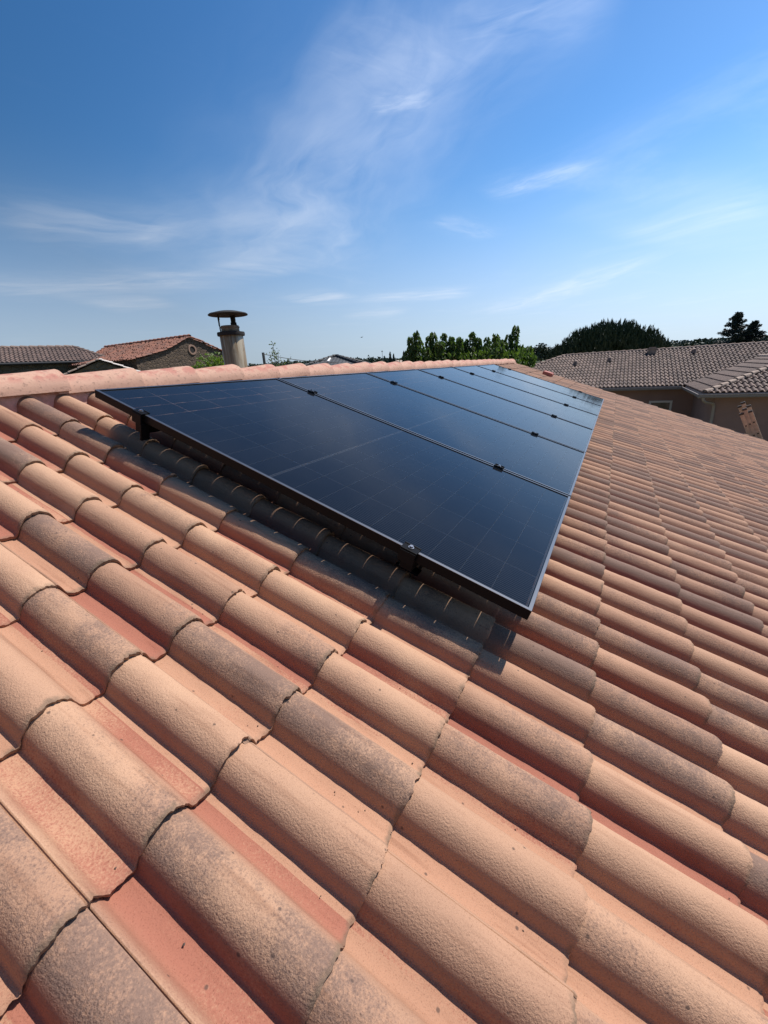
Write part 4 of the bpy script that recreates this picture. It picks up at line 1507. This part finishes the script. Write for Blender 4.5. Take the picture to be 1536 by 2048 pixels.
def round_pine():
    rng = np.random.default_rng(23)
    og = Vector((37.0, -1.0, 0))
    root = empty('round_pine', og, 'big dome shaped dark pine with bristling shoots behind the neighbouring roof', 'tree')
    c = np.array([37.0, -1.0, 3.3])
    R_ = np.array([4.9, 4.75, 3.75])
    n = 7500
    d = rng.normal(size=(n, 3)); d[:, 2] = np.abs(d[:, 2]) - 0.25
    d /= np.linalg.norm(d, axis=1, keepdims=True)
    rad = 1 - 0.30 * rng.random((n, 1)) ** 1.6
    lump = 1 + 0.03 * np.sin(d[:, :1] * 9 + 1) * np.sin(d[:, 1:2] * 8 + 2) + 0.02 * np.sin(d[:, 1:2] * 17)
    base = c + d * rad * lump * R_ * 0.93
    ax = d * 0.30 + np.array([0, 0, 1.0]) + rng.normal(0, 0.10, (n, 3))
    ax /= np.linalg.norm(ax, axis=1, keepdims=True)
    hgt = rng.uniform(0.25, 0.62, n)
    K = 7
    bb = np.repeat(base, K, 0); aa = np.repeat(ax, K, 0); hh = np.repeat(hgt, K)
    off = rng.normal(0, 0.065, (n * K, 3))
    dirs = aa + rng.normal(0, 0.14, (n * K, 3))
    t_ = rng.uniform(0.05, 0.75, n * K)
    V, F = leaves_np(bb + off * (1 - t_[:, None]) + aa * (hh * t_)[:, None], dirs, hh * rng.uniform(0.45, 0.75, n * K), 0.035 + 0.035 * rng.random(n * K), rng, 0.1)
    # inner mass so the dome does not show sky through
    n2 = 1500
    d2 = rng.normal(size=(n2, 3)); d2 /= np.linalg.norm(d2, axis=1, keepdims=True)
    p2 = c + d2 * R_ * rng.uniform(0.55, 0.80, (n2, 1))
    V2, F2 = leaves_np(p2, rng.normal(size=(n2, 3)), 0.75, 0.6, rng, 0.1)
    mesh_np('crown', np.concatenate([V, V2]), np.concatenate([F, F2 + len(V)]), M['needle'], root, False, og)
    segs = [([(37, -1, 0), (37.05, -0.98, 1.5), (36.98, -1.0, 3.6)], [0.32, 0.26, 0.2])]
    for k in range(7):
        a = 2 * PI * k / 7
        segs.append(([(37, -1, 1.6 + 0.12 * k), (37 + 1.6 * math.cos(a), -1 + 1.6 * math.sin(a), 3.2), (37 + 2.9 * math.cos(a), -1 + 2.9 * math.sin(a), 4.6)], [0.14, 0.09, 0.04]))
    limb_mesh(root, og, segs)


round_pine()


def cedar(x, y, top, spread, label, seed, zmin=1.0):
    rng = np.random.default_rng(seed)
    og = Vector((x, y, 0))
    root = empty('cedar_tree', og, label, 'tree', 'dark conifers beyond the neighbouring house')
    segs = [([(x, y, 0), (x, y, top * 0.5), (x + 0.05, y, top - 0.1)], [0.22, 0.14, 0.02])]
    Vs, Fs, b = [], [], 0
    z = zmin
    while z < top - 0.1:
        k = (top - z) / (top - zmin)
        L = spread * (k ** 0.95) * rng.uniform(0.7, 1.1) + 0.12
        for q in range(5):
            a = rng.uniform(0, 2 * PI)
            l = L * rng.uniform(0.55, 1.1)
            end = np.array([x + l * math.cos(a), y + l * math.sin(a), z + l * rng.uniform(-0.02, 0.28)])
            st = np.array([x, y, z])
            segs.append(([tuple(st), tuple((st + end) / 2 + np.array([0, 0, -0.04])), tuple(end)], [0.035, 0.022, 0.006]))
            n = int(44 + 90 * l)
            t_ = rng.uniform(0.18, 1.05, n)
            wv = 0.18 * l * (1.1 - t_) + 0.04
            p = st + (end - st) * t_[:, None] + rng.normal(0, 1, (n, 3)) * np.stack([wv, wv, 0.06 + 0 * wv], 1)
            dr = np.array([math.cos(a), math.sin(a), 0.25]) + rng.normal(0, 0.5, (n, 3))
            V, F = leaves_np(p, dr, rng.uniform(0.12, 0.24, n), rng.uniform(0.05, 0.09, n), rng, 0.1)
            Vs.append(V); Fs.append(F + b); b += len(V)
        z += rng.uniform(0.14, 0.26)
    limb_mesh(root, og, segs)
    mesh_np('crown', np.concatenate(Vs), np.concatenate(Fs), M['cedar'], root, False, og)


cedar(48.3, -10.52, 7.62, 4.0, 'taller dark conifer with layered branches behind the ridge at upper right', 61)
cedar(48.15, -11.75, 6.95, 3.0, 'shorter dark conifer leaning on the right side of the taller one', 62)


def shrub(name, label, c, r, rz, n, mat, leaf, seed, trunk_z=0.0):
    rng = np.random.default_rng(seed)
    og = Vector((c[0], c[1], 0))
    root = empty(name, og, label, 'shrub' if name == 'shrub' else 'tree')
    d = rng.normal(size=(n, 3)); d /= np.linalg.norm(d, axis=1, keepdims=True)
    p = np.array(c) + d * rng.uniform(0.35, 1.0, (n, 1)) * np.array([r, r, rz]) * (1 + 0.3 * (vnoise(d[:, :1] * 3 + 9, d[:, 1:2] * 3 + d[:, 2:3] * 2, seed) - 0.5) * 2)
    V, F = leaves_np(p, d + rng.normal(0, 0.7, (n, 3)), leaf * rng.uniform(0.7, 1.2, n), leaf * 0.55, rng, 0.2)
    mesh_np('crown', V, F, mat, root, False, og)
    segs = [([(c[0], c[1], 0), (c[0] + 0.05, c[1], c[2] * 0.5), (c[0], c[1], c[2])], [0.10, 0.08, 0.04])]
    for k in range(5):
        a = 2 * PI * k / 5 + seed
        segs.append(([(c[0], c[1], c[2] * 0.75), (c[0] + 0.7 * r * math.cos(a), c[1] + 0.7 * r * math.sin(a), c[2] + rz * 0.5)], [0.045, 0.015]))
    limb_mesh(root, og, segs)


shrub('shrub', 'bright yellow green bush in front of the stone gable beside the flue', (15.2, 16.6, 5.05), 1.05, 0.85, 900, M['leaf_light'], 0.20, 71)
shrub('shrub', 'yellowish green bush tip between the far roof edge and the neighbouring roof', (13.6, -0.05, 3.72), 0.34, 0.42, 240, M['leaf_light'], 0.12, 72)


def sapling():
    rng = np.random.default_rng(81)
    og = Vector((10.9, 8.6, 0))
    root = empty('young_tree', og, 'thin pale leaved young tree just right of the flue pipe', 'tree')
    segs = [([(10.9, 8.6, 0), (10.95, 8.55, 2.5), (10.8, 8.65, 4.4)], [0.07, 0.05, 0.03])]
    Vs, Fs, b = [], [], 0
    for (dx_, dy_, zt, ln) in ((-0.03, 0.10, 5.72, 1.0), (0.10, 0.02, 5.46, 0.7), (0.22, -0.42, 5.24, 0.5), (-0.05, 0.28, 5.42, 0.7), (0.05, -0.12, 5.15, 0.5), (0.30, -0.62, 5.0, 0.4)):
        s = np.array([10.9 + dx_, 8.6 + dy_, zt])
        st = np.array([10.82, 8.64, 4.3])
        segs.append(([tuple(st), tuple((st + s) / 2 + rng.normal(0, 0.04, 3)), tuple(s)], [0.02, 0.014, 0.005]))
        n = int(48 * ln)
        t_ = rng.uniform(0, 0.75, n)
        p = s + (st - s) * t_[:, None] + rng.normal(0, 0.075, (n, 3))
        V, F = leaves_np(p, rng.normal(0, 1, (n, 3)) + np.array([0, 0, -0.3]), rng.uniform(0.06, 0.12, n), 0.045, rng, 0.2)
        Vs.append(V); Fs.append(F + b); b += len(V)
    limb_mesh(root, og, segs)
    mesh_np('crown', np.concatenate(Vs), np.concatenate(Fs), M['leaf_pale'], root, False, og)


sapling()


def cypress(azd, dist, top, w, label, seed):
    rng = np.random.default_rng(seed)
    x, y = CAM.x + dist * math.cos(math.radians(azd)), CAM.y + dist * math.sin(math.radians(azd))
    og = Vector((x, y, 0))
    root = empty('cypress_tree', og, label, 'tree', 'cypresses beside the far white house')
    n = 420
    t_ = rng.random(n) ** 0.8
    a = rng.uniform(0, 2 * PI, n)
    r = w * np.sin(np.clip(1.02 - t_, 0, 1) * PI * 0.75) * rng.uniform(0.5, 1, n)
    p = np.stack([x + r * np.cos(a), y + r * np.sin(a), 1.0 + t_ * (top - 1.0)], 1)
    V, F = leaves_np(p, np.array([0, 0, 1.0]) + rng.normal(0, 0.3, (n, 3)), 0.9, 0.4, rng, 0.1)
    mesh_np('crown', V, F, M['cedar'], root, False, og)
    limb_mesh(root, og, [([(x, y, 0), (x, y, 1.4)], [0.2, 0.18])])


for a_, t_, w_, l_, s_ in ((26.95, 9.9, 0.8, 'left of three tiny cypresses by the far white house', 91), (26.5, 9.2, 0.7, 'middle of three tiny cypresses, right beside the far white house wall', 92),
                           (25.2, 9.9, 0.75, 'right of three tiny cypresses by the far white house', 93)):
    cypress(a_, 145, t_, w_, l_, s_)


def hill_tree():
    rng = np.random.default_rng(99)
    azd, dist = 8.3, 190
    x, y = CAM.x + dist * math.cos(math.radians(azd)), CAM.y + dist * math.sin(math.radians(azd))
    og = Vector((x, y, 0))
    root = empty('broad_tree', og, 'dark broad crowned tree standing on the hill left of the dome shaped pine', 'tree')
    Vs, Fs, b = [], [], 0
    for (dx_, dz, r) in ((0, 9.4, 2.1), (2.2, 8.6, 2.0), (-2.2, 8.2, 1.8), (0.8, 7.0, 2.6), (-1.8, 6.6, 2.2)):
        V, F = blob_tree_np((x + dx_ * 0.1, y + dx_, dz), r, r * 0.85, rng, 160, 0.2)
        Vs.append(V); Fs.append(F + b); b += len(V)
    mesh_np('crown', np.concatenate(Vs), np.concatenate(Fs), M['wood_far'], root, False, og)
    limb_mesh(root, og, [([(x, y, 0), (x, y, 4), (x, y, 8)], [0.5, 0.4, 0.2])])


hill_tree()


# ------------------------------------------------------------------ pole, wire, mast, bird
def pole_and_wire():
    o = Vector((17.35, 15.21, 0))
    mb = MB()
    mb.tube([o, o + Vector((0, 0, 5.88))], [0.10, 0.07], 8)
    p = mb.build('utility_pole', M['pole'], None, o)
    p.location = o
    tag(p, 'short dark post behind the ridge right of the young tree', 'pole')
    w = MB()
    a = o + Vector((0, 0, 5.80)); e = Vector((19.9, 12.1, 5.15))
    pts = [a.lerp(e, t) - Vector((0, 0, 0.10 * math.sin(PI * t))) for t in np.linspace(0, 1, 9)]
    w.tube(pts, 0.016, 6)
    wo = w.build('overhead_wire', M['pole'], None, a)
    wo.location = a
    tag(wo, 'thin dark wire sagging from the post down to the right', 'wire')


pole_and_wire()


def mast():
    azd, dist = 27.95, 260
    o = Vector((CAM.x + dist * math.cos(math.radians(azd)), CAM.y + dist * math.sin(math.radians(azd)), 6))
    mb = MB()
    mb.tube([o, o + Vector((0, 0, 9.6))], [0.16, 0.09], 6)
    mb.box(o + Vector((0, 0, 9.0)), (0.6, 0.6, 0.5))
    m = mb.build('radio_mast', M['pole'], None, o)
    m.location = o
    tag(m, 'thin grey mast rising above the far woodland', 'mast')


mast()


def bird():
    d = Vector((0.859, 0.505, 0.0715)).normalized()
    o = CAM + d * 60
    mb = MB()
    mb.tube([o + Vector((-0.1, 0.12, 0)), o, o + Vector((0.1, -0.14, 0.02))], [0.01, 0.05, 0.015], 8)
    for s in (-1, 1):
        mb.add([o + Vector((0.03, 0, 0.02)), o + Vector((-0.05, -0.03, 0.02)), o + Vector((-0.03, s * 0.22 - 0.05, 0.10)), o + Vector((0.03, s * 0.2, 0.11))], [(0, 1, 2, 3)])
    b = mb.build('bird', M['bird'], None, o)
    b.location = o
    tag(b, 'tiny dark bird flying in the sky above the far woodland', 'bird')


bird()
